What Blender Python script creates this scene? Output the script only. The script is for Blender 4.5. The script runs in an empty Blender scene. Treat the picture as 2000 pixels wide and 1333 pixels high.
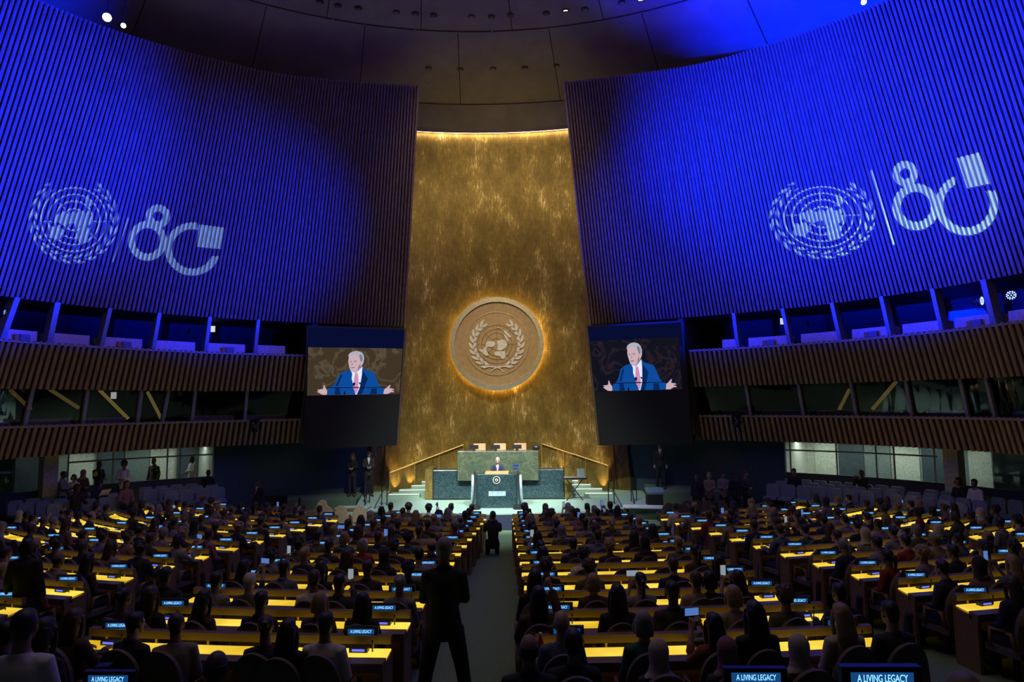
import bpy, math, random
import numpy as np
from mathutils import Vector, Matrix
PI = math.pi
random.seed(7)
sc = bpy.context.scene
COL = sc.collection

# ------------------------------------------------------------------ camera
F, CX, CY = 1333.0, 1000.0, 666.5
_pit = math.atan((790 - CY) / F); _yaw = math.atan((1040 - 1000) / F * math.cos(_pit)); _roll = .0101
CAM = np.array([1.54, 0.0, 2.85])
_fw = np.array([-math.sin(_yaw) * math.cos(_pit), math.cos(_yaw) * math.cos(_pit), math.sin(_pit)])
_r = np.cross(_fw, [0, 0, 1]); _r /= np.linalg.norm(_r); _u = np.cross(_r, _fw)
_R = _r * math.cos(_roll) - _u * math.sin(_roll); _U = _u * math.cos(_roll) + _r * math.sin(_roll)
cd = bpy.data.cameras.new('camera'); cam = bpy.data.objects.new('camera', cd); COL.objects.link(cam)
cd.sensor_width = 36; cd.lens = F / 2000 * 36; cd.clip_start = .05; cd.clip_end = 200
m = Matrix(((_R[0], _U[0], -_fw[0], CAM[0]), (_R[1], _U[1], -_fw[1], CAM[1]), (_R[2], _U[2], -_fw[2], CAM[2]), (0, 0, 0, 1)))
cam.matrix_world = m
sc.camera = cam
def ray(x, y): return _fw + _R * (x - CX) / F - _U * (y - CY) / F
def at_y(x, y, Y):
    d = ray(x, y); return CAM + d * Y / d[1]
def at_z(x, y, Z):
    d = ray(x, y); return CAM + d * (Z - CAM[2]) / d[2]
def proj(P):
    d = np.array(P, float) - CAM; k = d @ _fw
    return CX + F * (d @ _R) / k, CY - F * (d @ _U) / k
def x_at(px, Y, Z):
    """hall X of the image column px at depth Y and height Z"""
    lo, hi = -40.0, 40.0
    for _ in range(40):
        mid = (lo + hi) / 2
        if proj((mid, Y, Z))[0] < px: lo = mid
        else: hi = mid
    return lo

# ------------------------------------------------------------------ world, exposure, large lights
sc.view_settings.view_transform = 'Standard'; sc.view_settings.look = 'None'
sc.view_settings.gamma = 1; sc.view_settings.use_curve_mapping = False; sc.view_settings.exposure = 0.0
w = bpy.data.worlds.new('world'); sc.world = w; w.use_nodes = True
w.node_tree.nodes['Background'].inputs[0].default_value = (.55, .5, .62, 1)
w.node_tree.nodes['Background'].inputs[1].default_value = .009

def spot(name, loc, target, power, color, deg, blend=.6, size=.3):
    l = bpy.data.lights.new(name, 'SPOT'); l.energy = power; l.color = color
    l.spot_size = math.radians(deg); l.spot_blend = blend; l.shadow_soft_size = size
    o = bpy.data.objects.new(name, l); COL.objects.link(o); o.location = loc
    o.rotation_euler = (Vector(target) - Vector(loc)).to_track_quat('-Z', 'Y').to_euler()
    return o
def area(name, loc, target, power, color, sx, sy):
    l = bpy.data.lights.new(name, 'AREA'); l.energy = power; l.color = color; l.shape = 'RECTANGLE'; l.size = sx; l.size_y = sy
    o = bpy.data.objects.new(name, l); COL.objects.link(o); o.location = loc
    o.rotation_euler = (Vector(target) - Vector(loc)).to_track_quat('-Z', 'Y').to_euler()
    return o
BLUE = (.0, .014, 1.0)
# blue wash from fixtures on the opposite balconies
spot('wash_light', (12.5, 16, 6.0), (-14.6, 17.5, 11.8), 420000, BLUE, 34, 1.0, .2)
spot('wash_light', (11.0, 14, 6.0), (-10.0, 25.2, 9.8), 110000, BLUE, 27, 1.0, .2)
spot('wash_light', (-12.5, 15, 6.0), (12.4, 22.0, 13.0), 470000, BLUE, 38, 1.0, .2)
spot('wash_light', (-10.0, 12, 6.0), (8.4, 26.4, 9.8), 110000, BLUE, 28, 1.0, .2)
spot('wash_light', (-8, 17, 5.8), (8.6, 21.0, 17.6), 48000, (0, 0, 1), 38, .9, .2)
# blue spill on both upper balcony bays
for sx in (-1, 1):
    o = spot('wash_light', (-9.0 * sx, 10, 6.2), (12.0 * sx, 24.6, 5.55), 9000, BLUE, 44, .5, .1); o.scale = (1, .1, 1)
# warm wash on the gold wall, from downlights in the dome
spot('gold_wash_light', (0, 21.0, 17.2), (0, 32, 9.5), 1150, (1, .82, .48), 75, .9, .5)
spot('gold_wash_light', (0, 19.0, 14.5), (0, 31.5, 1.2), 5200, (1, .84, .38), 46, 1.0, .5)
# stage key lights
spot('stage_light', (-5, 9, 16.5), (-.4, 26.0, -.2), 26000, (0.88, 1, 1), 17, .7, .25)
spot('stage_light', (6, 9, 16.5), (.5, 26.0, -.2), 30000, (0.88, 1, 1), 17, .7, .25)
spot('stage_light', (0, 12, 17.0), (0, 26.8, -.9), 12500, (.84, 1, .92), 38, .8, .3)
spot('stage_light', (-6, 12, 16.0), (-4.7, 23.4, -.6), 1900, (1, .95, .86), 13, .8, .2)  # small spot added to brighten the tan chairs left of the stage
# dim soft fill: two added area lights without fixtures
area('house_light', (0, 13, 17.5), (0, 13, 0), 270, (1, .82, .62), 16, 14)
area('house_light', (0, 8, 12.5), (0, 27, 4), 130, (1, .62, .42), 10, 3)

# ------------------------------------------------------------------ materials
MATS = {}
def mat(name, color, rough=.6, metal=0.0, emit=None, estr=1.0, noise=None, bump=0.0, spec=.5):
    """noise = (scale, amount, (sx, sy, sz)) mottles the colour"""
    if name in MATS: return MATS[name]
    mt = bpy.data.materials.new(name); mt.use_nodes = True; nt = mt.node_tree
    b = nt.nodes['Principled BSDF']
    b.inputs['Base Color'].default_value = (*color, 1); b.inputs['Roughness'].default_value = rough
    b.inputs['Metallic'].default_value = metal; b.inputs['Specular IOR Level'].default_value = spec
    if emit: b.inputs['Emission Color'].default_value = (*emit, 1); b.inputs['Emission Strength'].default_value = estr
    sc_, amt, st = noise or (14.0, .18, (1, 1, 1))
    tc = nt.nodes.new('ShaderNodeTexCoord'); mp = nt.nodes.new('ShaderNodeMapping'); nz = nt.nodes.new('ShaderNodeTexNoise')
    mp.inputs['Scale'].default_value = st; nz.inputs['Scale'].default_value = sc_; nz.inputs['Detail'].default_value = 5
    nt.links.new(tc.outputs['Object'], mp.inputs[0]); nt.links.new(mp.outputs[0], nz.inputs[0])
    mr = nt.nodes.new('ShaderNodeMapRange'); mr.inputs[1].default_value = .3; mr.inputs[2].default_value = .7
    mr.inputs[3].default_value = 1 - amt; mr.inputs[4].default_value = 1 + amt
    nt.links.new(nz.outputs[0], mr.inputs[0])
    mx = nt.nodes.new('ShaderNodeVectorMath'); mx.operation = 'SCALE'; mx.inputs[0].default_value = color
    nt.links.new(mr.outputs[0], mx.inputs[3]); nt.links.new(mx.outputs[0], b.inputs['Base Color'])
    if bump:
        bp = nt.nodes.new('ShaderNodeBump'); bp.inputs['Strength'].default_value = bump
        nt.links.new(nz.outputs[0], bp.inputs['Height']); nt.links.new(bp.outputs[0], b.inputs['Normal'])
    MATS[name] = mt
    return mt
def emis(name, color, strength):
    if name in MATS: return MATS[name]
    mt = bpy.data.materials.new(name); mt.use_nodes = True; nt = mt.node_tree; nt.nodes.clear()
    e = nt.nodes.new('ShaderNodeEmission'); o = nt.nodes.new('ShaderNodeOutputMaterial')
    e.inputs[0].default_value = (*color, 1); e.inputs[1].default_value = strength
    nt.links.new(e.outputs[0], o.inputs[0]); MATS[name] = mt
    return mt
def glass(name, tint, refl=.12):
    mt = bpy.data.materials.new(name); mt.use_nodes = True; nt = mt.node_tree; nt.nodes.clear()
    o = nt.nodes.new('ShaderNodeOutputMaterial'); t = nt.nodes.new('ShaderNodeBsdfTransparent'); g = nt.nodes.new('ShaderNodeBsdfGlossy')
    fr = nt.nodes.new('ShaderNodeFresnel'); fr.inputs[0].default_value = 1.5; mx = nt.nodes.new('ShaderNodeMixShader')
    t.inputs[0].default_value = (*tint, 1); g.inputs['Roughness'].default_value = .02
    nt.links.new(fr.outputs[0], mx.inputs[0]); nt.links.new(t.outputs[0], mx.inputs[1]); nt.links.new(g.outputs[0], mx.inputs[2]); nt.links.new(mx.outputs[0], o.inputs[0])
    MATS[name] = mt
    return mt
M_slat = mat('slat_wood', (.20, .125, .115), .45, noise=(3, .35, (6, 6, .4)))
M_back = mat('slat_backing', (.035, .035, .05), .8)
M_band = mat('band_wood', (.34, .25, .14), .45, noise=(3, .3, (6, 6, .4)))
M_bandback = mat('band_backing', (.03, .022, .018), .8)
M_dark = mat('dark_paint', (.008, .008, .010), .8)
M_black = mat('black_plastic', (.012, .012, .015), .4)
M_navy = mat('navy_wall', (.040, .070, .115), .8)
M_mull = mat('mullion_metal', (.22, .22, .27), .45)
M_counter = mat('counter_laminate', (.62, .42, .42), .6)
M_wood = mat('desk_wood', (.20, .105, .045), .45, noise=(4, .25, (1, 6, 6)))
M_woodlt = mat('desk_edge_wood', (.165, .105, .062), .45, noise=(4, .2, (1, 6, 6)))
M_beige = mat('chair_leather', (.115, .088, .066), .75)
M_seatblue = mat('side_seat_fabric', (.17, .215, .27), .7)
M_carpet = mat('green_carpet', (.13, .20, .11), .95, noise=(60, .3, (1, 1, 1)))
M_stagecarpet = mat('stage_carpet', (.30, .43, .34), .9, noise=(40, .15, (1, 1, 1)))
M_ceil = mat('ceiling_plaster', (.30, .25, .21), .8, noise=(1.2, .12, (1, 1, 1)))
M_steel = mat('brushed_steel', (.45, .45, .47), .3, 1.0)
M_brass = mat('brass', (.50, .34, .12), .5, .6)
M_bronze = mat('bronze_disc', (.50, .34, .19), .5, .35, noise=(5, .12, (1, 1, 1)))
M_rim = mat('rim_metal', (.62, .58, .48), .42, .9)
M_silver = mat('silver_relief', (.85, .82, .80), .4, .2)
M_groove = mat('groove', (.10, .065, .035), .6)
M_cream = mat('cream_panel', (.54, .55, .50), .7)
M_white = mat('white_paper', (.75, .75, .78), .6)
M_glass = glass('clear_glass', (.80, .88, .86))
M_tint = glass('booth_glass', (.42, .44, .50))
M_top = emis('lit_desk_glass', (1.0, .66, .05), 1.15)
M_signblue = emis('sign_screen', (.007, .06, .20), 1.0)
M_signtext = emis('sign_text', (.22, .56, 1.0), 1.9)
M_console = emis('console_screen', (.16, .20, 1.0), 1.0)
M_phone = emis('phone_screen', (.10, .22, .60), .8)
M_phonew = emis('phone_screen_white', (.40, .48, .55), .6)
M_cove = emis('cove_strip', (1, .80, .48), 22)
M_halo = emis('halo_strip', (1, .62, .16), 16)
M_nosing = emis('step_nosing', (.95, 1, .85), 2.2)

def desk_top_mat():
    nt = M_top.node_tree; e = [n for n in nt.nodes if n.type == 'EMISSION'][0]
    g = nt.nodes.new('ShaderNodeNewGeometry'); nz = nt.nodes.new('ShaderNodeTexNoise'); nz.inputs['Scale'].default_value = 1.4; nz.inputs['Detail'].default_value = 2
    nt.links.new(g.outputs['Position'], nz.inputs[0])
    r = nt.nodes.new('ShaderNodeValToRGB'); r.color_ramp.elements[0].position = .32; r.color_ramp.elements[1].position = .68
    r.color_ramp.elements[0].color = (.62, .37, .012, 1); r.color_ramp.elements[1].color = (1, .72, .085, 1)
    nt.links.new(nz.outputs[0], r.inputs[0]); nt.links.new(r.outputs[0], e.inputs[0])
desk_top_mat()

def gold_mat():
    mt = bpy.data.materials.new('gold_leaf'); mt.use_nodes = True; nt = mt.node_tree; b = nt.nodes['Principled BSDF']
    tc = nt.nodes.new('ShaderNodeTexCoord')
    def nz(scale, st, det, rough=.6):
        mp = nt.nodes.new('ShaderNodeMapping'); mp.inputs['Scale'].default_value = st
        n = nt.nodes.new('ShaderNodeTexNoise'); n.inputs['Scale'].default_value = scale; n.inputs['Detail'].default_value = det; n.inputs['Roughness'].default_value = rough
        nt.links.new(tc.outputs['Object'], mp.inputs[0]); nt.links.new(mp.outputs[0], n.inputs[0]); return n
    a = nz(1.3, (1, 1, .55), 6); c = nz(6.5, (2.6, 2.6, .5), 8, .75); wv = nt.nodes.new('ShaderNodeTexBrick')
    wv.inputs['Scale'].default_value = 1.0; wv.inputs['Mortar Size'].default_value = .012; wv.inputs['Brick Width'].default_value = .16; wv.inputs['Row Height'].default_value = .11
    wv.inputs['Color1'].default_value = (1, 1, 1, 1); wv.inputs['Color2'].default_value = (.84, .84, .84, 1); wv.inputs['Mortar'].default_value = (.78, .78, .78, 1)
    sep = nt.nodes.new('ShaderNodeSeparateXYZ'); cmb = nt.nodes.new('ShaderNodeCombineXYZ')
    nt.links.new(tc.outputs['Object'], sep.inputs[0]); nt.links.new(sep.outputs[0], cmb.inputs[0]); nt.links.new(sep.outputs[2], cmb.inputs[1]); nt.links.new(cmb.outputs[0], wv.inputs[0])
    mul = nt.nodes.new('ShaderNodeMath'); mul.operation = 'MULTIPLY'; nt.links.new(a.outputs[0], mul.inputs[0]); nt.links.new(c.outputs[0], mul.inputs[1])
    r = nt.nodes.new('ShaderNodeValToRGB'); e = r.color_ramp.elements
    e[0].position = .17; e[0].color = (.19, .125, .03, 1); e[1].position = .28; e[1].color = (.30, .20, .05, 1)
    for p, k in ((.335, (.46, .32, .10, 1)), (.40, (.95, .74, .36, 1))):
        x = e.new(p); x.color = k
    nt.links.new(mul.outputs[0], r.inputs[0])
    mx = nt.nodes.new('ShaderNodeMix'); mx.data_type = 'RGBA'; mx.blend_type = 'MULTIPLY'; mx.inputs[0].default_value = .8
    nt.links.new(r.outputs[0], mx.inputs[6]); nt.links.new(wv.outputs[0], mx.inputs[7]); nt.links.new(mx.outputs[2], b.inputs['Base Color'])
    b.inputs['Metallic'].default_value = .55; b.inputs['Roughness'].default_value = .46
    bp = nt.nodes.new('ShaderNodeBump'); bp.inputs['Strength'].default_value = .25; nt.links.new(c.outputs[0], bp.inputs['Height']); nt.links.new(bp.outputs[0], b.inputs['Normal'])
    return mt
M_gold = gold_mat()
def marble(name, base, vein, scale):
    mt = bpy.data.materials.new(name); mt.use_nodes = True; nt = mt.node_tree; b = nt.nodes['Principled BSDF']
    tc = nt.nodes.new('ShaderNodeTexCoord'); n = nt.nodes.new('ShaderNodeTexNoise'); n.inputs['Scale'].default_value = scale; n.inputs['Detail'].default_value = 9
    n.inputs['Distortion'].default_value = 1.6; nt.links.new(tc.outputs['Object'], n.inputs[0])
    r = nt.nodes.new('ShaderNodeValToRGB'); e = r.color_ramp.elements
    e[0].position = .44; e[0].color = (*base, 1); e[1].position = .56; e[1].color = (*base, 1)
    x = e.new(.5); x.color = (*vein, 1); x = e.new(.485); x.color = tuple(.6 * p + .4 * q for p, q in zip(base, vein)) + (1,)
    nt.links.new(n.outputs[0], r.inputs[0]); nt.links.new(r.outputs[0], b.inputs['Base Color']); b.inputs['Roughness'].default_value = .22
    return mt
M_marble = marble('dark_marble', (.016, .036, .042), (.055, .088, .095), 7.5)
M_marble2 = marble('green_marble', (.065, .08, .052), (.115, .13, .08), 2.2)

# ------------------------------------------------------------------ mesh helpers
class MB:
    def __init__(self): self.v = []; self.f = []
    def add(self, v, f):
        k = len(self.v); self.v += [tuple(p) for p in v]; self.f += [tuple(i + k for i in q) for q in f]; return self
    def box(self, c, s, rz=0.0, M=None):
        x, y, z = (q / 2 for q in s); vs = []
        for dx, dy, dz in ((-x,-y,-z),(x,-y,-z),(x,y,-z),(-x,y,-z),(-x,-y,z),(x,-y,z),(x,y,z),(-x,y,z)):
            p = Vector((dx, dy, dz))
            if rz: p = Matrix.Rotation(rz, 3, 'Z') @ p
            if M is not None: p = M @ p
            vs.append(p + Vector(c))
        return self.add(vs, ((0,3,2,1),(4,5,6,7),(0,1,5,4),(1,2,6,5),(2,3,7,6),(3,0,4,7)))
    def prism(self, poly, z0, z1):
        n = len(poly); a = sum(poly[i][0] * poly[(i + 1) % n][1] - poly[(i + 1) % n][0] * poly[i][1] for i in range(n))
        if a < 0: poly = poly[::-1]
        vs = [(p[0], p[1], z0) for p in poly] + [(p[0], p[1], z1) for p in poly]
        return self.add(vs, [tuple(range(n))[::-1], tuple(range(n, 2 * n))] + [(i, (i + 1) % n, n + (i + 1) % n, n + i) for i in range(n)])
    def tube(self, pts, rad, n=10, ref=(0, 1, 0)):
        """closed tube; rad entries r or (ra, rb): ra across, rb along ref"""
        pts = [Vector(p) for p in pts]; vs = []; m_ = len(pts)
        for i, p in enumerate(pts):
            d = (pts[min(i + 1, m_ - 1)] - pts[max(i - 1, 0)]).normalized()
            rv = Vector(ref)
            if abs(d.dot(rv)) > .95: rv = Vector((1, 0, 0)) if abs(d.x) < .9 else Vector((0, 0, 1))
            s = d.cross(rv).normalized(); t = s.cross(d).normalized()
            r = rad[i] if isinstance(rad, (list, tuple)) else rad
            ra, rb = r if isinstance(r, tuple) else (r, r)
            for k in range(n):
                a = 2 * PI * k / n; vs.append(p + s * math.cos(a) * ra + t * math.sin(a) * rb)
        fs = [(i * n + k, i * n + (k + 1) % n, (i + 1) * n + (k + 1) % n, (i + 1) * n + k) for i in range(m_ - 1) for k in range(n)]
        fs += [tuple(range(n))[::-1], tuple((m_ - 1) * n + k for k in range(n))]
        return self.add(vs, fs)
    def ell(self, c, r, nu=14, nv=9, M=None):
        vs = []; c = Vector(c)
        for j in range(nv + 1):
            th = PI * j / nv
            for i in range(nu):
                a = 2 * PI * i / nu
                p = Vector((r[0] * math.sin(th) * math.cos(a), r[1] * math.sin(th) * math.sin(a), -r[2] * math.cos(th)))
                vs.append(c + (M @ p if M is not None else p))
        fs = [(j * nu + i, j * nu + (i + 1) % nu, (j + 1) * nu + (i + 1) % nu, (j + 1) * nu + i) for j in range(nv) for i in range(nu)]
        return self.add(vs, fs)
    def lathe(self, prof, n=24, c=(0, 0, 0)):
        vs = [(c[0] + r * math.cos(2 * PI * i / n), c[1] + r * math.sin(2 * PI * i / n), c[2] + z) for r, z in prof for i in range(n)]
        fs = [(j * n + i, j * n + (i + 1) % n, (j + 1) * n + (i + 1) % n, (j + 1) * n + i) for j in range(len(prof) - 1) for i in range(n)]
        fs += [tuple(range(n))[::-1], tuple((len(prof) - 1) * n + i for i in range(n))]
        return self.add(vs, fs)
    def quadstrip(self, A, B):
        n = len(A); return self.add(list(A) + list(B), [(i, i + 1, n + i + 1, n + i) for i in range(n - 1)])
    def mesh(self, name, material=None, smooth=False):
        me = bpy.data.meshes.new(name); me.from_pydata(self.v, [], self.f); me.validate()
        if material: me.materials.append(material)
        if smooth: me.shade_smooth()
        return me
def link(name, me, parent=None):
    o = bpy.data.objects.new(name, me); COL.objects.link(o)
    if parent is not None: o.parent = parent
    return o
def part(name, mb, material, parent=None, smooth=False):
    return link(name, mb.mesh(name, material, smooth), parent)
def struct(name, mb, material, parent=None, smooth=False):
    o = part(name, mb, material, parent, smooth)
    if parent is None: o['kind'] = 'structure'
    return o
def tag(o, label, cat, group=None):
    o['label'] = label; o['category'] = cat
    if group: o['group'] = group
    return o
def thing(name, label, cat, loc=(0, 0, 0), rz=0.0, group=None, scale=1.0):
    o = bpy.data.objects.new(name, None); COL.objects.link(o); o.location = loc; o.rotation_euler = (0, 0, rz); o.scale = (scale,) * 3
    o.empty_display_size = .2
    return tag(o, label, cat, group)
def setm(o, material):
    o.material_slots[0].link = 'OBJECT'; o.material_slots[0].material = material
def remesh(mb, name, voxel, smooth_it=2):
    me = mb.mesh(name); o = bpy.data.objects.new('tmp', me); COL.objects.link(o)
    r = o.modifiers.new('r', 'REMESH'); r.mode = 'VOXEL'; r.voxel_size = voxel; r.use_smooth_shade = True
    s = o.modifiers.new('s', 'SMOOTH'); s.factor = .5; s.iterations = smooth_it
    dg = bpy.context.evaluated_depsgraph_get(); dg.update()
    out = bpy.data.meshes.new_from_object(o.evaluated_get(dg)); out.name = name
    bpy.data.objects.remove(o); bpy.data.meshes.remove(me)
    out.materials.clear(); out.materials.append(M_dark); out.shade_smooth()
    return out
def bev(o, wd=.01, seg=2):
    b = o.modifiers.new('bevel', 'BEVEL'); b.width = wd; b.segments = seg; b.limit_method = 'ANGLE'; return o
ORD = 'nearest,second,third,fourth,fifth,sixth,seventh,eighth,ninth,tenth,eleventh,twelfth,thirteenth,fourteenth,fifteenth,sixteenth,seventeenth,eighteenth,nineteenth,twentieth,twenty-first,twenty-second,twenty-third,twenty-fourth,twenty-fifth,twenty-sixth,twenty-seventh,twenty-eighth,twenty-ninth,thirtieth'.split(',')
NTH = ['first'] + ORD[1:]

# ------------------------------------------------------------------ hall shell: the leaning slatted walls
ZB, ZT = 6.29, 15.8
BP = [(4.17,29.75),(9.42,26.77),(12.15,24.35),(14.0,21.58),(14.8,19.6),(15.55,17.2),(16.2,14.0),(16.6,10.5)]
TP = [(3.04,26.60),(7.70,25.50),(10.3,24.0),(12.3,22.35),(13.55,20.9),(14.7,18.8),(15.7,16.0),(16.4,12.6)]
def cr(P, t):
    t = max(0.0, min(len(P) - 1.0, t)); i = min(int(t), len(P) - 2); f = t - i
    g = lambda k: np.array(P[k], float) if 0 <= k < len(P) else (2 * np.array(P[0]) - np.array(P[1]) if k < 0 else 2 * np.array(P[-1]) - np.array(P[-2]))
    a, b, c, d = g(i - 1), g(i), g(i + 1), g(i + 2)
    return .5 * ((2 * b) + (c - a) * f + (2 * a - 5 * b + 4 * c - d) * f * f + (3 * b - a - 3 * c + d) * f ** 3)
def P3(sx, t, Z, off=0.0):
    """point of the leaning wall at parameter t, height Z; off = metres toward the hall"""
    b, q = cr(BP, t), cr(TP, t); p = b + (q - b) * (Z - ZB) / (ZT - ZB)
    if off:
        d = cr(BP, t + .02) - cr(BP, t - .02); n = np.array([-d[1], d[0]]); n /= np.linalg.norm(n)
        if n @ (np.array([0, 12]) - p) < 0: n = -n
        p = p + n * off
    return (sx * p[0], p[1], Z)
_len = [0.0]; _ts = [0.0]
for i in range(1, 701):
    t = i * .01; a, b = cr(BP, t - .01), cr(BP, t); _len.append(_len[-1] + np.linalg.norm(b - a)); _ts.append(t)
def t_at(s): return float(np.interp(s, _len, _ts))
def s_of(t): return float(np.interp(t, _ts, _len))
def t_px(sx, px, Z):
    lo, hi = 0.0, 6.9
    for _ in range(30):
        mid = (lo + hi) / 2; x = proj(P3(sx, mid, Z))[0]
        if (x > px) == (sx < 0): lo = mid
        else: hi = mid
    return lo
SIDE = {-1: 'left', 1: 'right'}
def slats(sx, s0, s1, z0, z1, pitch, wd, dp, off=0.0):
    mb = MB(); s = s0
    while s < s1:
        ta, tm, tb = t_at(s), t_at(s + wd / 2), t_at(s + wd)
        ring = []
        for z in (z0, z1):
            ring += [P3(sx, ta, z, off), P3(sx, ta, z, off + dp * .6), P3(sx, tm, z, off + dp), P3(sx, tb, z, off + dp * .6), P3(sx, tb, z, off)]
        mb.add(ring, [(0,1,6,5),(1,2,7,6),(2,3,8,7),(3,4,9,8),(4,3,2,1,0),(5,6,7,8,9)])
        s += pitch
    return mb
def curve_wall(sx, t0, t1, z0, z1, off, n=60):
    ts = [t0 + (t1 - t0) * i / n for i in range(n + 1)]
    return MB().quadstrip([P3(sx, t, z0, off) for t in ts], [P3(sx, t, z1, off) for t in ts])
S_END = _len[-1]
TB = {}
for sx in (-1, 1):
    nm = SIDE[sx]
    wall = struct('wall_' + nm, slats(sx, 0.02, S_END - .2, ZB, ZT, .152, .088, .075), M_slat)
    struct('slat_backing', curve_wall(sx, 0, 7, ZB - .02, ZT, -.10), M_back, wall)
    # edge board at the inner end of the slats
    e = MB(); a0, a1 = P3(sx, 0, ZB - .05, .14), P3(sx, 0, ZT, .14); b0, b1 = P3(sx, 0, ZB - .05, -.55), P3(sx, 0, ZT, -.55)
    d = np.array([-.07 * sx, .04, 0])
    e.add([a0, a1, b1, b0] + [tuple(np.array(q) + d) for q in (a0, a1, b1, b0)], [(0,1,2,3),(7,6,5,4),(0,4,5,1),(1,5,6,2),(2,6,7,3),(3,7,4,0)])
    struct('slat_edge_board', e, M_slat, wall)
    tend = t_px(sx, 588 if sx < 0 else 1366, 3.0); TB[sx] = tend; se = s_of(tend)
    # the two balcony fronts of upright slats
    for z0, z1, k in ((3.47, 4.97, 'upper'), (1.33, 2.35, 'lower')):
        f = struct('trim_' + ('1' if k == 'upper' else '2') + '_' + nm, slats(sx, se, S_END - .2, z0, z1, .19, .10, .11, .42), M_band)
        struct('slat_backing', curve_wall(sx, tend, 7, z0 + .03, z1 - .05, .40), M_bandback, f)
        cap = MB(); n = 60; ts = [tend + (7 - tend) * i / n for i in range(n + 1)]
        A = [P3(sx, t, z1 - .03, .5) for t in ts]; B = [P3(sx, t, z1 - .03, -.9) for t in ts]
        cap.quadstrip(A, B); cap.quadstrip([(x, y, z - .06) for x, y, z in A], A)
        struct('sill', cap, M_mull, f)
    # floors / ceilings of the booths and their rear walls
    for z, k in ((6.27, 0), (4.90, 1), (3.50, 2), (2.28, 3), (1.34, 4)):
        ts = [0.0 + 7 * i / 60 for i in range(61)]
        if k: ts = [tend + (7 - tend) * i / 60 for i in range(61)]
        mb = MB().quadstrip([P3(sx, t, z, .38 if k else .1) for t in ts], [P3(sx, t, z, -3.2) for t in ts])
        o = struct('balcony_slab', mb, M_dark)
    for z0, z1 in ((2.28, 3.5), (4.9, 6.27)):
        struct('balcony_rear_wall', curve_wall(sx, tend, 7, z0, z1, -2.6), M_dark)
        t = tend; a, b, c, d = P3(sx, t, z0, .45), P3(sx, t, z1, .45), P3(sx, t, z1, -2.7), P3(sx, t, z0, -2.7)
        struct('balcony_end_wall', MB().add([a, b, c, d], [(0, 1, 2, 3)]), mat('end_wall_wood', (.06, .04, .03), .6))
    # dark return between balcony ends and the screens
    a0, a1 = P3(sx, tend, 1.3, .55), P3(sx, tend, 6.2, .55); t2 = tend - .04
    b0, b1 = P3(sx, t2, 1.3, .5), P3(sx, t2, 6.2, .5)
    struct('balcony_pier', MB().add([a0, a1, b1, b0], [(0, 1, 2, 3)]).add([P3(sx, t2, 1.3, .5), P3(sx, t2, 6.2, .5), P3(sx, t2, 6.2, -.6), P3(sx, t2, 1.3, -.6)], [(0,1,2,3)]), mat('pier_wood', (.03, .02, .016), .6))

def slant_bar(sx, pxt, pxb, z0, z1, wd, dp, off):
    t0, t1 = t_px(sx, pxb, z0), t_px(sx, pxt, z1)
    a = np.array(P3(sx, t0, z0, off)); b = np.array(P3(sx, t1, z1, off)); a2 = np.array(P3(sx, t0, z0, off - dp)); b2 = np.array(P3(sx, t1, z1, off - dp))
    tv = np.array(P3(sx, t0 + .02, z0)) - np.array(P3(sx, t0, z0)); tv /= np.linalg.norm(tv); tv *= wd / 2
    vs = [a - tv, a + tv, a2 + tv, a2 - tv, b - tv, b + tv, b2 + tv, b2 - tv]
    return MB().add([tuple(v) for v in vs], ((0,1,5,4),(1,2,6,5),(2,3,7,6),(3,0,4,7),(0,3,2,1),(4,5,6,7)))
UPPER = {-1: [(30, 0), (110, 93), (213, 195), (310, 297), (409, 400), (504, 497)],
         1: [(1434, 1443), (1530, 1545), (1627, 1644), (1724, 1742), (1824, 1844), (1925, 1947)]}
LOWER = {-1: [(-45, -62), (58, 42), (166, 156), (273, 265), (326, 314), (379, 372), (481, 476)],
         1: [(1460, 1469), (1563, 1574), (1667, 1678), (1776, 1789), (1883, 1899), (1935, 1954)]}
win = 0
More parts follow.
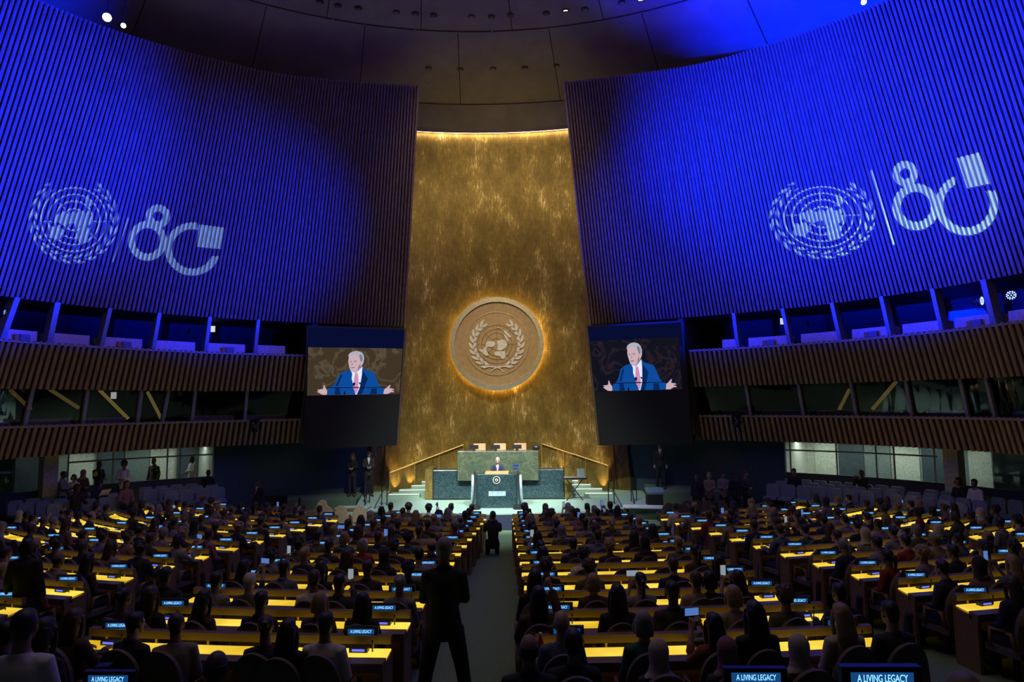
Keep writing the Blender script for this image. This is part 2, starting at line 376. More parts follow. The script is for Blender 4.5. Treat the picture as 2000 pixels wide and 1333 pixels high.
for sx in (-1, 1):
    for k, (pt, pb) in enumerate(UPPER[sx]):
        struct('balcony_mullion', slant_bar(sx, pt, pb, 4.93, 6.30, .13 if abs(pb - 1000) < 850 else .17, .35, .12), M_mull)
    for k, (pt, pb) in enumerate(LOWER[sx]):
        struct('balcony_mullion', slant_bar(sx, pt, pb, 2.33, 3.50, .11, .2, .25), M_mull)
    # tinted panes of the lower booths
    win += 1; t0 = TB[sx]
    struct('window_%d' % win, curve_wall(sx, t0, 7, 2.33, 3.49, .14), M_tint)
    # counters in the upper and lower booths, one a bay
    for row, (lst, z, h, ctr) in enumerate(((UPPER[sx], 4.92, .42, M_counter), (LOWER[sx], 2.32, .20, M_counter))):
        xs = [b for _, b in lst]
        xs = ([xs[0] - 105] if sx < 0 and row == 0 else []) + xs + ([575] if sx < 0 else [2080]); xs = xs if sx < 0 else [1392] + xs
        for i in range(len(xs) - 1):
            if row == 1 and xs[i + 1] - xs[i] < 70: continue
            t0, t1 = t_px(sx, xs[i] + 5, z), t_px(sx, xs[i + 1] - 17, z)
            if sx > 0: t0, t1 = t_px(sx, xs[i] + 17, z), t_px(sx, xs[i + 1] - 5, z)
            side = 'left' if sx < 0 else 'right'
            c = MB(); A = [P3(sx, t0, z, -.12), P3(sx, t1, z, -.12), P3(sx, t1, z, -.7), P3(sx, t0, z, -.7)]
            c.prism([(p[0], p[1]) for p in A], z, z + h)
            order = NTH[len(xs) - 2 - i] if sx < 0 else NTH[i]
            o = part('booth_counter', c, ctr); bev(o, .02)
            tag(o, 'pale booth counter on the %s side, %s balcony, %s bay from the screen' % (side, 'upper' if row == 0 else 'lower', order), 'counter', 'counters in the balcony booths')
            if row == 0 and i % 2 == 1:
                q = [(a + b) / 2 for a, b in zip(A[0], A[1])]; ang = math.atan2(A[1][1] - A[0][1], A[1][0] - A[0][0])
                nrm = Vector((-q[0], 12 - q[1], 0)).normalized() * .12
                ch = thing('booth_chair', 'grey booth chair with orange side on the %s side, %s bay from the screen' % (side, order), 'chair', (q[0] + nrm.x, q[1] + nrm.y, z), ang, 'chairs leaning in the upper booths')
                part('backrest', MB().box((.12, 0, .17), (.30, .07, .22)), mat('booth_chair_grey', (.18, .17, .24), .7), ch)
                part('side_shell', MB().box((-.12, .01, .16), (.14, .06, .22)), mat('booth_chair_orange', (.42, .17, .04), .6), ch)
                part('pedestal', MB().tube([(.05, 0, 0), (.05, 0, .07)], .03), M_black, ch)
led = MB()
for q in [(0, 0)] + [(.62 * math.cos(k * PI / 3), .62 * math.sin(k * PI / 3)) for k in range(6)] + [(math.cos(k * PI / 6 + .2), math.sin(k * PI / 6 + .2)) for k in range(12)]:
    led.lathe([(.16, 0), (.16, .06)], 8, (q[0], q[1], 0))
for px, py, sq, off, lab in ((1975, 577, 1.0, -.25, 'lit round wash light of white-blue lenses in the last right upper bay'), (1918, 588, .35, -.4, 'wash light seen edge-on in the right upper bay beside the last mullion'), (12, 612, .45, -.4, 'wash light seen edge-on in the outermost left upper bay')):
    sx = -1 if px < 1000 else 1; t = t_px(sx, px, 5.6); Yp = P3(sx, t, 5.6, off)[1]; p = at_y(px, py, Yp)
    w_ = thing('wash_fixture', lab, 'stage light', p)
    R = (Vector(CAM) - Vector(p)).to_track_quat('Z', 'Y').to_matrix()
    if sq < 1: R = R @ Matrix.Rotation(math.acos(sq), 3, 'Y')
    l_ = MB(); l_.v = [tuple(R @ (Vector(v) * .105)) for v in led.v]; l_.f = list(led.f); o = part('lens_cluster', l_, emis('wash_lens', (.25, .4, 1), 4.5), w_); o['kind'] = 'stuff'
    h_ = MB().lathe([(.10, -.22), (.145, -.1), (.15, -.01)], 18); h_.v = [tuple(R @ Vector(v)) for v in h_.v]; part('housing', h_, M_black, w_)
    part('yoke', MB().tube([(-.17, 0, 0), (-.17, 0, -.25), (.17, 0, -.25), (.17, 0, 0)], .014, 6), M_black, w_)
p = P3(1, t_px(1, 1802, 5.5), 5.5, -2.5); o = part('rear_panel', MB().box((0, 0, 0), (1.15, .05, .8), -.9), mat('panel_pale', (.5, .5, .55), .7)); o.location = (p[0], p[1], 5.45)  # pale panel added to catch the blue light on the dark rear wall
tag(o, 'blue-lit square panel on the rear wall of the right upper balcony', 'panel')
q = P3(1, t_px(1, 1790, 5.5), 5.5, -1.4); spot('wash_light', (q[0] - .2, q[1], 5.9), (p[0], p[1], 5.4), 260, (0, .002, 1), 60, .6, .05)
for px, py, sx in ((488, 836, -1), (1453, 822, 1)):
    t = t_px(sx, px, 2.0); p = P3(sx, t, 2.05, .95); h_ = thing('moving_light', 'dark moving stage light hung on the lower balcony front, %s side' % SIDE[sx], 'stage light', p)
    part('head', MB().tube([(0, 0, -.16), (.02, -.05, .12)], [.13, .10], 14), M_black, h_, True); part('yoke', MB().tube([(-.17, 0, -.05), (-.17, 0, .2), (.17, 0, .2), (.17, 0, -.05)], .025, 6), M_black, h_); part('base', MB().box((0, 0, .27), (.30, .26, .12)), M_black, h_)
    part('bracket', MB().tube([(0, 0, .30), (0, .55, .36)], .025, 6), M_black, h_)
for k, (a, b, st) in enumerate((((97, 761), (153, 797), .5), ((195, 763), (250, 818), 1.0), ((288, 766), (315, 818), .9), ((20, 762), (60, 800), .35), ((1659, 761), (1639, 801), .6), ((1750, 746), (1704, 800), .6))):  # glowing bars stand in for reflections of the lit desks in the glass
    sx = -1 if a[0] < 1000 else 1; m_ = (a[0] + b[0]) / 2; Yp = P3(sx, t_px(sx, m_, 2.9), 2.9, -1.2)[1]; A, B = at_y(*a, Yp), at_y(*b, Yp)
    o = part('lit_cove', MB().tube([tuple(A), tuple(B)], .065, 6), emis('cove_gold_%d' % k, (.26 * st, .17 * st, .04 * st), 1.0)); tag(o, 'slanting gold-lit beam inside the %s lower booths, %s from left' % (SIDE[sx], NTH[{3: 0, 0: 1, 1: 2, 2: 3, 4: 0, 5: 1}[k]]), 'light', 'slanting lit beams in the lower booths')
# exit-style lit panels, small white notices in the booths
for sx, px, py, ww, name in ((-1, 416, 643, .17, 'upper left'), (1, 1527, 628, .12, 'upper right'), (-1, 222, 773, .2, 'lower left')):
    z = 5.6 if 'upper' in name else 2.95
    t = t_px(sx, px, z); p = P3(sx, t, z, -1.2); P = at_y(px, py, p[1])
    o = part('wall_notice', MB().box((0, 0, 0), (ww, .02, .24)), emis('notice_white', (.9, .95, .8), .75 if 'upper' in name else .22)); o.location = P
    tag(o, 'small white square notice in a bay of the %s balcony' % name, 'notice')

# ------------------------------------------------------------------ projected emblems (patterned projector light on the slats)
class Nd:
    """tiny node expression helper"""
    def __init__(s, nt, sock): s.nt, s.s = nt, sock
    def op(s, o, b=None, c=None):
        n = s.nt.nodes.new('ShaderNodeMath'); n.operation = o; s.nt.links.new(s.s, n.inputs[0])
        for i, q in ((1, b), (2, c)):
            if q is None: continue
            if isinstance(q, Nd): s.nt.links.new(q.s, n.inputs[i])
            else: n.inputs[i].default_value = q
        return Nd(s.nt, n.outputs[0])
    def __add__(s, b): return s.op('ADD', b)
    def __sub__(s, b): return s.op('SUBTRACT', b)
    def __mul__(s, b): return s.op('MULTIPLY', b)
    def __truediv__(s, b): return s.op('DIVIDE', b)
    def lt(s, b): return s.op('LESS_THAN', b)
    def gt(s, b): return s.op('GREATER_THAN', b)
    def mx(s, b): return s.op('MAXIMUM', b)
    def near(s, v, e): return s.op('COMPARE', v, e)
def wall_at(sx, px, py):
    v = np.array([2.5, 9.0])
    for _ in range(40):
        f = np.array(proj(P3(sx, v[0], v[1], .1))) - (px, py)
        J = np.array([(np.array(proj(P3(sx, v[0] + 1e-3, v[1], .1))) - (px, py) - f) / 1e-3, (np.array(proj(P3(sx, v[0], v[1] + 1e-3, .1))) - (px, py) - f) / 1e-3]).T
        v = v - np.linalg.solve(J, f) * .8; v[0] = min(6.5, max(0, v[0]))
    return np.array(P3(sx, v[0], v[1], .1))
def projector(sx, loc, box, build, power):
    x0, y0, x1, y1 = box; cx, cy = (x0 + x1) / 2, (y0 + y1) / 2
    o = spot('emblem_projector', loc, tuple(wall_at(sx, cx, cy)), power, (1, 1, 1), 40, .0, .008)
    bpy.context.view_layer.update(); inv = o.matrix_world.inverted(); A = []; B = []
    for i in range(6):
        for j in range(6):
            px, py = x0 + (x1 - x0) * i / 5, y0 + (y1 - y0) * j / 5; q = inv @ Vector(wall_at(sx, px, py)); u, v = q.x / -q.z, q.y / -q.z
            A.append([1, u, v, u * u, u * v, v * v]); B.append([px, py])
    C = np.linalg.lstsq(np.array(A), np.array(B), rcond=None)[0]
    l = o.data; l.use_nodes = True; nt = l.node_tree; nt.nodes.clear()
    out = nt.nodes.new('ShaderNodeOutputLight'); em = nt.nodes.new('ShaderNodeEmission'); tc = nt.nodes.new('ShaderNodeTexCoord'); sp = nt.nodes.new('ShaderNodeSeparateXYZ')
    nt.links.new(tc.outputs['Normal'], sp.inputs[0]); X, Y, Z = (Nd(nt, sp.outputs[i]) for i in range(3))
    nz_ = Z.op('ABSOLUTE'); u, v = X / nz_, Y / nz_
    uu, uv_, vv = u * u, u * v, v * v
    def poly(k): return u * float(C[1, k]) + v * float(C[2, k]) + uu * float(C[3, k]) + uv_ * float(C[4, k]) + vv * float(C[5, k]) + float(C[0, k])
    m_ = build(poly(0), poly(1)); em.inputs[0].default_value = (.28, .66, .95, 1)
    nt.links.new(m_.s, em.inputs[1]); nt.links.new(em.outputs[0], out.inputs[0])
def emblem_mask(x, y, cx, cy, rx, ry, tilt=0.0):
    dx = (x - cx) / rx; dy = (y - cy) / ry; d = (dx * dx + dy * dy).op('SQRT')
    m_ = d.near(.26, .018)
    for r in (.44, .60, .76): m_ = m_.mx(d.near(r, .016))
    inside = d.lt(.76)
    for ax in (dx, dy, dx + dy, dx - dy): m_ = m_.mx(ax.near(tilt, .011) * inside * .8)
    ang = dy.op('ARCTAN2', dx)
    leaf_ = (d.gt(.85) * d.lt(1.05)) * ((ang * 21.0 + (d - .95).op('ABSOLUTE') * 38.0).op('SINE').gt(-.2)); low = (dy.gt(-.72)).mx(dx.op('ABSOLUTE').gt(.55))
    gap = d.near(.95, .018).op('MULTIPLY', -1.0) + 1.0
    m_ = m_.mx(leaf_ * low * gap * .8)
    # land masses
    land = None
    for (a, b, ra, rb) in ((-.22, -.02, .22, .15), (.20, .0, .22, .22), (.22, .34, .15, .24), (-.42, .30, .18, .17), (.33, -.42, .07, .16), (.0, -.1, .1, .08)):
        ex = (dx - a) / ra; ey = (dy - b) / rb; q = ((ex * ex + ey * ey) + (dx * 31.0).op('SINE') * (dy * 27.0).op('SINE') * .4).lt(1.0); land = q if land is None else land.mx(q)
    return m_.mx(land * .75)
def rings80(x, y, top, low, big, big_open, block):
    def ring(c, rx, ry, wi):
        dx = (x - c[0]) / rx; dy = (y - c[1]) / ry; d = (dx * dx + dy * dy).op('SQRT'); return (d.lt(1.0)) * (d.gt(wi)), d
    a, _ = ring((top[0], top[1]), top[2], top[3], top[4]); b, _ = ring((low[0], low[1]), low[2], low[3], low[4]); c, dc = ring((big[0], big[1]), big[2], big[3], big[4])
    cut = None
    for (nx, ny, d0) in big_open:
        h = (x * nx + y * ny).gt(d0); cut = h if cut is None else cut * h
    c = c * (cut * -1.0 + 1.0)
    bl = None
    for i in range(4):
        (ax, ay), (bx, by) = block[i], block[(i + 1) % 4]
        h = ((y - ay) * (bx - ax) - (x - ax) * (by - ay)).gt(0.0); bl = h if bl is None else bl * h
    return a.mx(b).mx(c).mx(bl)
def line_mask(x, y, a, b, wd):
    (ax, ay), (bx, by) = a, b; L_ = math.hypot(bx - ax, by - ay); t = ((x - ax) * ((bx - ax) / L_) + (y - ay) * ((by - ay) / L_)); s_ = ((x - ax) * (-(by - ay) / L_) + (y - ay) * ((bx - ax) / L_))
    return t.gt(0.0) * t.lt(L_) * s_.near(0.0, wd)
def left_logo(x, y):
    m_ = rings80(x, y, (309, 422, 24, 23, .42), (288, 470, 38, 39, .64), (376, 486, 54, 52, .74), ((1, 0, 386), (0, -1, -500)), ((389, 438), (438, 444), (431, 486), (385, 482)))
    return emblem_mask(x, y, 144, 428, 84, 82, .05).mx(m_).mx(line_mask(x, y, (251, 425), (220, 512), 1.5) * .6)
def right_logo(x, y):
    m_ = rings80(x, y, (1768, 338, 25, 25, .42), (1789, 403, 46, 46, .64), (1888, 399, 61, 60, .74), ((1, 0, 1866), (0, -1, -372)), ((1869, 308), (1912, 297), (1935, 358), (1889, 367)))
    return emblem_mask(x, y, 1606, 424, 99, 78, -.05).mx(m_).mx(line_mask(x, y, (1701, 332), (1746, 478), 2.2))
projector(-1, (2.5, -1.5, 7.5), (55, 340, 445, 545), left_logo, 80000)
projector(1, (.5, -1.5, 7.5), (1500, 290, 1960, 505), right_logo, 125000)

# ------------------------------------------------------------------ gold wall
def gold_curve(Z):
    f = (Z + 1.2) / 17.2; pts = []
    for i in range(41):
        a = -1 + i / 20
        X = a * (5.75 - 1.1 * f); R = 8.6 + 10 * f
        pts.append((X, 32.0 - R + math.sqrt(R * R - X * X) , Z))
    return pts
g = MB(); zs = [-1.2 + 17.25 * i / 12 for i in range(13)]
for a, b in zip(zs[:-1], zs[1:]): g.quadstrip(gold_curve(a), gold_curve(b))
gw = struct('wall_back', g, M_gold, smooth=True)
# bronze strips on both lower margins
for sx in (-1, 1):
    st = MB(); A = gold_curve(-.9); B = gold_curve(8.0); k = 2 if sx < 0 else 38
    a, b = A[k], B[k]
    st.tube([(a[0], a[1] - .03, a[2]), (b[0], b[1] - .03, b[2])], .03, 6)
    struct('wall_joint', st, mat('dark_bronze', (.12, .07, .02), .5, .5), gw)
# dark flanks hiding what lies beyond the gold wall
for sx in (-1, 1):
    struct('wall_flank', MB().add([(sx * 5.75, 29.9, -1.4), (sx * 4.6, 31.2, 16.1), (sx * 9, 32.5, 16.1), (sx * 9, 32.5, -1.4)], [(0, 1, 2, 3)]), M_dark)
# cove light along the top of the gold wall
cv = MB(); A = gold_curve(15.92)[3:38]; cv.quadstrip([(x, y - .10, z) for x, y, z in A], [(x, y - .22, z) for x, y, z in A])
o = part('cove_light', cv, M_cove); tag(o, 'warm glowing cove strip along the top edge of the gold wall', 'light')
lp = MB(); lp.quadstrip([(x, y - .26, 15.86) for x, y, z in A], [(x, y - .26, 16.1) for x, y, z in A]); struct('cove_lip', lp, M_ceil)

# ------------------------------------------------------------------ ceiling dome with seams and recessed lights
CC = (0.0, 10.0)
CP = [(22.6, 16.0), (21.75, 16.02), (21.0, 16.95), (20.9, 16.97), (16.6, 18.0), (16.5, 18.02), (12, 18.9), (7, 19.6), (0.01, 20.0)]
def ceil_z(r):
    return float(np.interp(r, [c[0] for c in CP[::-1]], [c[1] for c in CP[::-1]]))
cl = MB(); NA = 96
rs = [22.6, 21.75, 21.35, 21.0, 20.9, 19.5, 18, 16.6, 16.5, 14, 12, 9.5, 7, 3.5, .01]
for a, b in zip(rs[:-1], rs[1:]):
    cl.quadstrip([(CC[0] + a * math.cos(2*PI*i/NA), CC[1] + a * math.sin(2*PI*i/NA), ceil_z(a)) for i in range(NA + 1)],
                 [(CC[0] + b * math.cos(2*PI*i/NA), CC[1] + b * math.sin(2*PI*i/NA), ceil_z(b)) for i in range(NA + 1)])
ceiling = struct('ceiling', cl, M_ceil, smooth=True)
sm = MB()
for r in (21.0, 16.55, 12.0):
    sm.quadstrip([(CC[0] + r * math.cos(2*PI*i/NA), CC[1] + r * math.sin(2*PI*i/NA), ceil_z(r) - .012) for i in range(NA + 1)],
                 [(CC[0] + (r - .07) * math.cos(2*PI*i/NA), CC[1] + (r - .07) * math.sin(2*PI*i/NA), ceil_z(r - .07) - .012) for i in range(NA + 1)])
for k in range(28):
    a = 2*PI*(k + .36) / 28; r0, r1 = (20.95, 16.6)
    t = Vector((-math.sin(a), math.cos(a), 0)) * .018
    A = Vector((CC[0] + r0*math.cos(a), CC[1] + r0*math.sin(a), ceil_z(r0) - .012)); B = Vector((CC[0] + r1*math.cos(a), CC[1] + r1*math.sin(a), ceil_z(r1) - .012))
    sm.add([A - t, A + t, B + t, B - t], [(0, 1, 2, 3)])
    a += .09; A = Vector((CC[0] + 16.5*math.cos(a), CC[1] + 16.5*math.sin(a), ceil_z(16.5) - .012)); B = Vector((CC[0] + 12*math.cos(a), CC[1] + 12*math.sin(a), ceil_z(12) - .012))
    sm.add([A - t, A + t, B + t, B - t], [(0, 1, 2, 3)])
struct('ceiling_seam', sm, mat('seam_dark', (.03, .025, .02), .8), ceiling)
def ceil_hit(px, py):
    d = ray(px, py); k = 5.0
    while k < 60:
        p = CAM + d * k
        if p[2] >= ceil_z(math.hypot(p[0] - CC[0], p[1] - CC[1])): return p
        k += .02
    return p
ND = [(837,133),(899,135),(963,134),(1025,132),(1087,128)]
N2 = [(660,10),(700,15),(774,23),(811,26),(847,29),(921,32),(960,32),(997,29),(1067,25),(1105,21),(1142,17),(1214,4),(1252,-1),(625,3)]
dl_r = MB().lathe([(.15, .0), (.15, -.03), (.105, -.035), (.10, 0.0)], 20).mesh('trim_ring', mat('downlight_ring', (.06, .05, .045), .4))
dl_d = MB().lathe([(.10, -.005), (.10, -.012)], 20).mesh('lens', M_black)
for k, (px, py) in enumerate(ND + N2):
    p = ceil_hit(px, py); lit = (px in (1105, 1252)); row = 'lower' if k < 5 else 'upper'; j = sorted(ND if k < 5 else N2).index((px, py))
    o = thing('recessed_light', ('lit warm recessed ceiling light, %s from the left in the upper arc' if lit else 'dark unlit recessed ceiling light, %s from the left in the ' + row + ' arc') % NTH[j], 'ceiling light', p, 0, 'recessed lights in the dome')
    link('trim_ring', dl_r, o); q = link('lens', dl_d, o)
    if lit: setm(q, emis('lit_lens', (1, .75, .5), 5))
# small pin lights
for k, (px, py) in enumerate([(837,163),(964,163),(1092,155),(650,37),(810,56),(961,59),(1113,50),(1265,24)]):
    p = ceil_hit(px, py); o = part('ceiling_sprinkler', MB().lathe([(.035, 0), (.045, -.03), (.02, -.05)], 10), M_steel); o.location = p
    tag(o, 'tiny pale ceiling sprinkler, %s from left in %s arc' % (NTH[k if k < 3 else k - 3], 'lower' if k < 3 else 'upper'), 'sprinkler', 'sprinklers in the dome')
# floodlights hung above the slats
for k, (px, py, dist, sgn, st, lab) in enumerate(((209, 34, 21.0, -1, 22, 'bright round floodlight hung above the left slats'), (241, 50, 21.2, -1, 3, 'small floodlight beside the bright one above the left slats'), (1687, 4, 20.5, 1, 6, 'small floodlight hung above the right slats'))):
    p = at_y(px, py, dist)
    t = thing('floodlight', lab, 'floodlight', p)
    R = (Vector(CAM) - Vector(p)).to_track_quat('Z', 'Y').to_matrix(); rr = .13 if k == 0 else .08
    def rm(mb): mb.v = [tuple(R @ Vector(v)) for v in mb.v]; return mb
    part('housing', rm(MB().lathe([(rr*.6, -.3), (rr, -.05), (rr*1.1, 0)], 18)), M_black, t)
    part('lens', rm(MB().lathe([(rr, .002), (rr, .01)], 18)), emis('flood_lens_%d' % k, (.95, .97, 1), st), t)
    part('hanger', MB().tube([(0, 0, 0), (0, .1, 1.4)], .02, 6), M_black, t)

# ------------------------------------------------------------------ floors
def floor_z(y):
    return float(np.interp(y, [2.4, 3.2, 4.1, 4.9, 6.0, 7.1, 20, 24, 24.5, 40], [.90, .60, .36, .10, -.15, -.42, -1.22, -1.48, -1.5, -1.5]))
ZS = -.9
fl = MB(); ys = [-3, 2.4, 3.2, 4.1, 4.9, 6.0, 7.1, 20, 24, 24.5, 36]
for a, b in zip(ys[:-1], ys[1:]):
    fl.add([(-20, a, floor_z(a)), (20, a, floor_z(a)), (20, b, floor_z(b)), (-20, b, floor_z(b))], [(0, 1, 2, 3)])
struct('floor', fl, M_carpet)
# stage platform
front = [(-5.6, 25.6), (-4.9, 24.95), (-3.3, 24.4), (-1.5, 24.08), (.2, 24.0), (2.0, 24.08), (3.8, 24.45), (5.4, 25.1), (6.0, 25.7)]
front = [(-5.0, 25.1), (-4.6, 24.85), (-3.3, 24.4), (-1.5, 24.08), (.2, 24.0), (2.0, 24.08), (3.8, 24.45), (5.2, 25.0), (5.6, 25.3)]
stg = struct('stage_platform', MB().prism(front + [(6.1, 28.4), (6.3, 32.4), (-6.2, 32.4), (-5.6, 28.4)], -1.5, ZS), M_stagecarpet)
struct('wing_platform', MB().prism([(-9, 27.6), (-5.6, 27.6), (-5.65, 28.4), (-6.25, 32.4), (-9, 32.4)], -1.5, ZS), M_carpet)
struct('wing_platform', MB().prism([(9, 27.2), (6.0, 27.2), (6.15, 28.4), (6.35, 32.4), (9, 32.4)], -1.5, ZS + .28), M_carpet)
fas = MB().quadstrip([(x, y - .02, -1.5) for x, y in front], [(x, y - .02, ZS - .05) for x, y in front])
struct('stage_fascia', fas, mat('navy_cloth', (.012, .018, .045), .8), stg)
# dark platforms with the side seats, stage-high
QP = [(5.75, 30.1), (8.6, 29.0), (11.2, 27.3), (13.6, 25.2), (15.4, 22.6), (16.4, 19.5), (17.0, 15.0), (17.3, 10)]
def Q(sx, t, off=0.0):
    p = cr(QP, t)
    if off:
        d = cr(QP, t + .02) - cr(QP, t - .02); n = np.array([-d[1], d[0]]); n /= np.linalg.norm(n)
        if n @ (np.array([0, 12]) - p) < 0: n = -n
        p = p + n * off
    return np.array([sx * p[0], p[1]])
def tq_px(sx, px, Z=0.0):
    lo, hi = 0.0, 6.9
    for _ in range(30):
        mid = (lo + hi) / 2; q = Q(sx, mid); x = proj((q[0], q[1], Z))[0]
        if (x > px) == (sx < 0): lo = mid
        else: hi = mid
    return lo
GL = {}
for sx in (-1, 1):
    nm = SIDE[sx]
    ts = [1.9 + 5.1 * i / 40 for i in range(41)]
    inner = [tuple(Q(sx, t, 3.9)) for t in ts]; outer = [tuple(Q(sx, t, -3.4)) for t in ts]
    pf = MB(); pf.quadstrip([(x, y, ZS) for x, y in inner], [(x, y, ZS) for x, y in outer]); pf.quadstrip([(x, y, -1.6) for x, y in inner], [(x, y, ZS) for x, y in inner])
    a, b = inner[0], outer[0]; pf.add([(a[0], a[1], -1.6), (b[0], b[1], -1.6), (b[0], b[1], ZS), (a[0], a[1], ZS)], [(0, 1, 2, 3)])
    struct('side_platform', pf, M_carpet)
    rw = MB(); rw.quadstrip([(x, y, -1.6) for x, y in [tuple(Q(sx, t, 3.95)) for t in ts]], [(x, y, ZS + .12) for x, y in [tuple(Q(sx, t, 3.95)) for t in ts]])
    struct('platform_front', rw, M_wood)
    # plain dark blue wall near the stage
    t1 = tq_px(sx, 415 if sx < 0 else 1536); GL[sx] = t1
    tt = [t1 * i / 24 for i in range(25)]
    struct('wall_' + nm + '_navy', MB().quadstrip([(*Q(sx, t), -1.5) for t in tt], [(*Q(sx, t), 1.5) for t in tt]), M_navy)
    # parapet behind the side seats, in front of the glazing
    tt = [t1 + (7 - t1) * i / 40 for i in range(41)]
    pp = MB(); A = [Q(sx, t, .12) for t in tt]; B = [Q(sx, t, .02) for t in tt]
    pp.quadstrip([(*q, ZS) for q in A], [(*q, .12) for q in A]); pp.quadstrip([(*q, .12) for q in A], [(*q, .12) for q in B])
    struct('parapet', pp, mat('parapet_grey', (.035, .04, .05), .6))
    # glazing with thin frames
    gz = MB().quadstrip([(*Q(sx, t), .1) for t in tt], [(*Q(sx, t), 1.4) for t in tt]); win += 1
    wn = struct('window_%d' % win, gz, M_glass)
    PX = [415, 350, 325, 240, 218, 130] if sx < 0 else [1536, 1546, 1637, 1715, 1750, 1830]
    fr = MB()
    for px in PX:
        q = Q(sx, tq_px(sx, px), .03); fr.tube([(q[0], q[1], ZS), (q[0], q[1], 1.4)], .035, 4)
    t2 = tq_px(sx, 130 if sx < 0 else 1835); hs = [t1 + (t2 - t1) * i / 12 for i in range(13)]
    fr.tube([(*Q(sx, t, .03), .97) for t in hs], .03, 4)
    struct('window_frame', fr, mat('frame_metal', (.35, .40, .36), .4), wn)
    # corridor behind
    cb = MB().quadstrip([(*Q(sx, t, -2.8), ZS) for t in tt], [(*Q(sx, t, -2.8), 1.5) for t in tt])
    struct('corridor_wall', cb, M_cream)
    cc = MB().quadstrip([(*Q(sx, t, .0), 1.31) for t in [.0] + tt], [(*Q(sx, t, -3.3), 1.31) for t in [.0] + tt]); struct('corridor_ceiling', cc, M_cream)
    q0, q1 = Q(sx, t1, 0), Q(sx, t1, -2.9); struct('corridor_end', MB().add([(*q0, ZS), (*q1, ZS), (*q1, 1.45), (*q0, 1.45)], [(0, 1, 2, 3)]), M_cream)
    # doors and dark openings in the corridor wall
    rng = random.Random(3 + sx)
    for k, px in enumerate([395, 345, 300, 255, 205, 165, 120] if sx < 0 else [1575, 1620, 1665, 1712, 1760, 1800, 1830]):
        t = tq_px(sx, px); q = Q(sx, t, -2.72); d = Q(sx, t + .02) - Q(sx, t - .02); rz = math.atan2(d[1], d[0])
        struct('door_%d' % (k + 1 + (10 if sx > 0 else 0)), MB().box((q[0], q[1], ZS + 1.05), (.9, .08, 2.05), rz),
               [mat('door_pale', (.52, .54, .47), .5), mat('door_dark', (.05, .07, .09), .4), mat('door_grey', (.16, .20, .2), .5)][(k * (2 if sx < 0 else 1) + (0 if sx > 0 else 1)) % 3])
    # cream column and dark glazing beyond it
    px = 85 if sx < 0 else 1876; t = tq_px(sx, px); q = Q(sx, t, .25)
    struct('column', MB().box((q[0], q[1], .25), (.44, .44, 2.4), .6 * sx), mat('column_cream', (.62, .62, .42), .5))
    ta = tq_px(sx, 60 if sx < 0 else 1897); tt2 = [ta + (7 - ta) * i / 20 for i in range(21)]
    struct('dark_screen_wall', MB().quadstrip([(*Q(sx, t, -1.2), ZS) for t in tt2], [(*Q(sx, t, -1.2), 1.42) for t in tt2]), mat('teal_dark', (.012, .035, .05), .25))
    for k, dt in enumerate((.16, .5, .85, 1.2, 1.6)):
        m_ = Q(sx, t1 + dt, -1.7); area('corridor_light', (m_[0], m_[1], 1.24), (m_[0], m_[1], -1), (8 if sx < 0 else 15) * (1, 1, 1, 1, .5)[k], (.90, 1, .93), 1.2, .5)

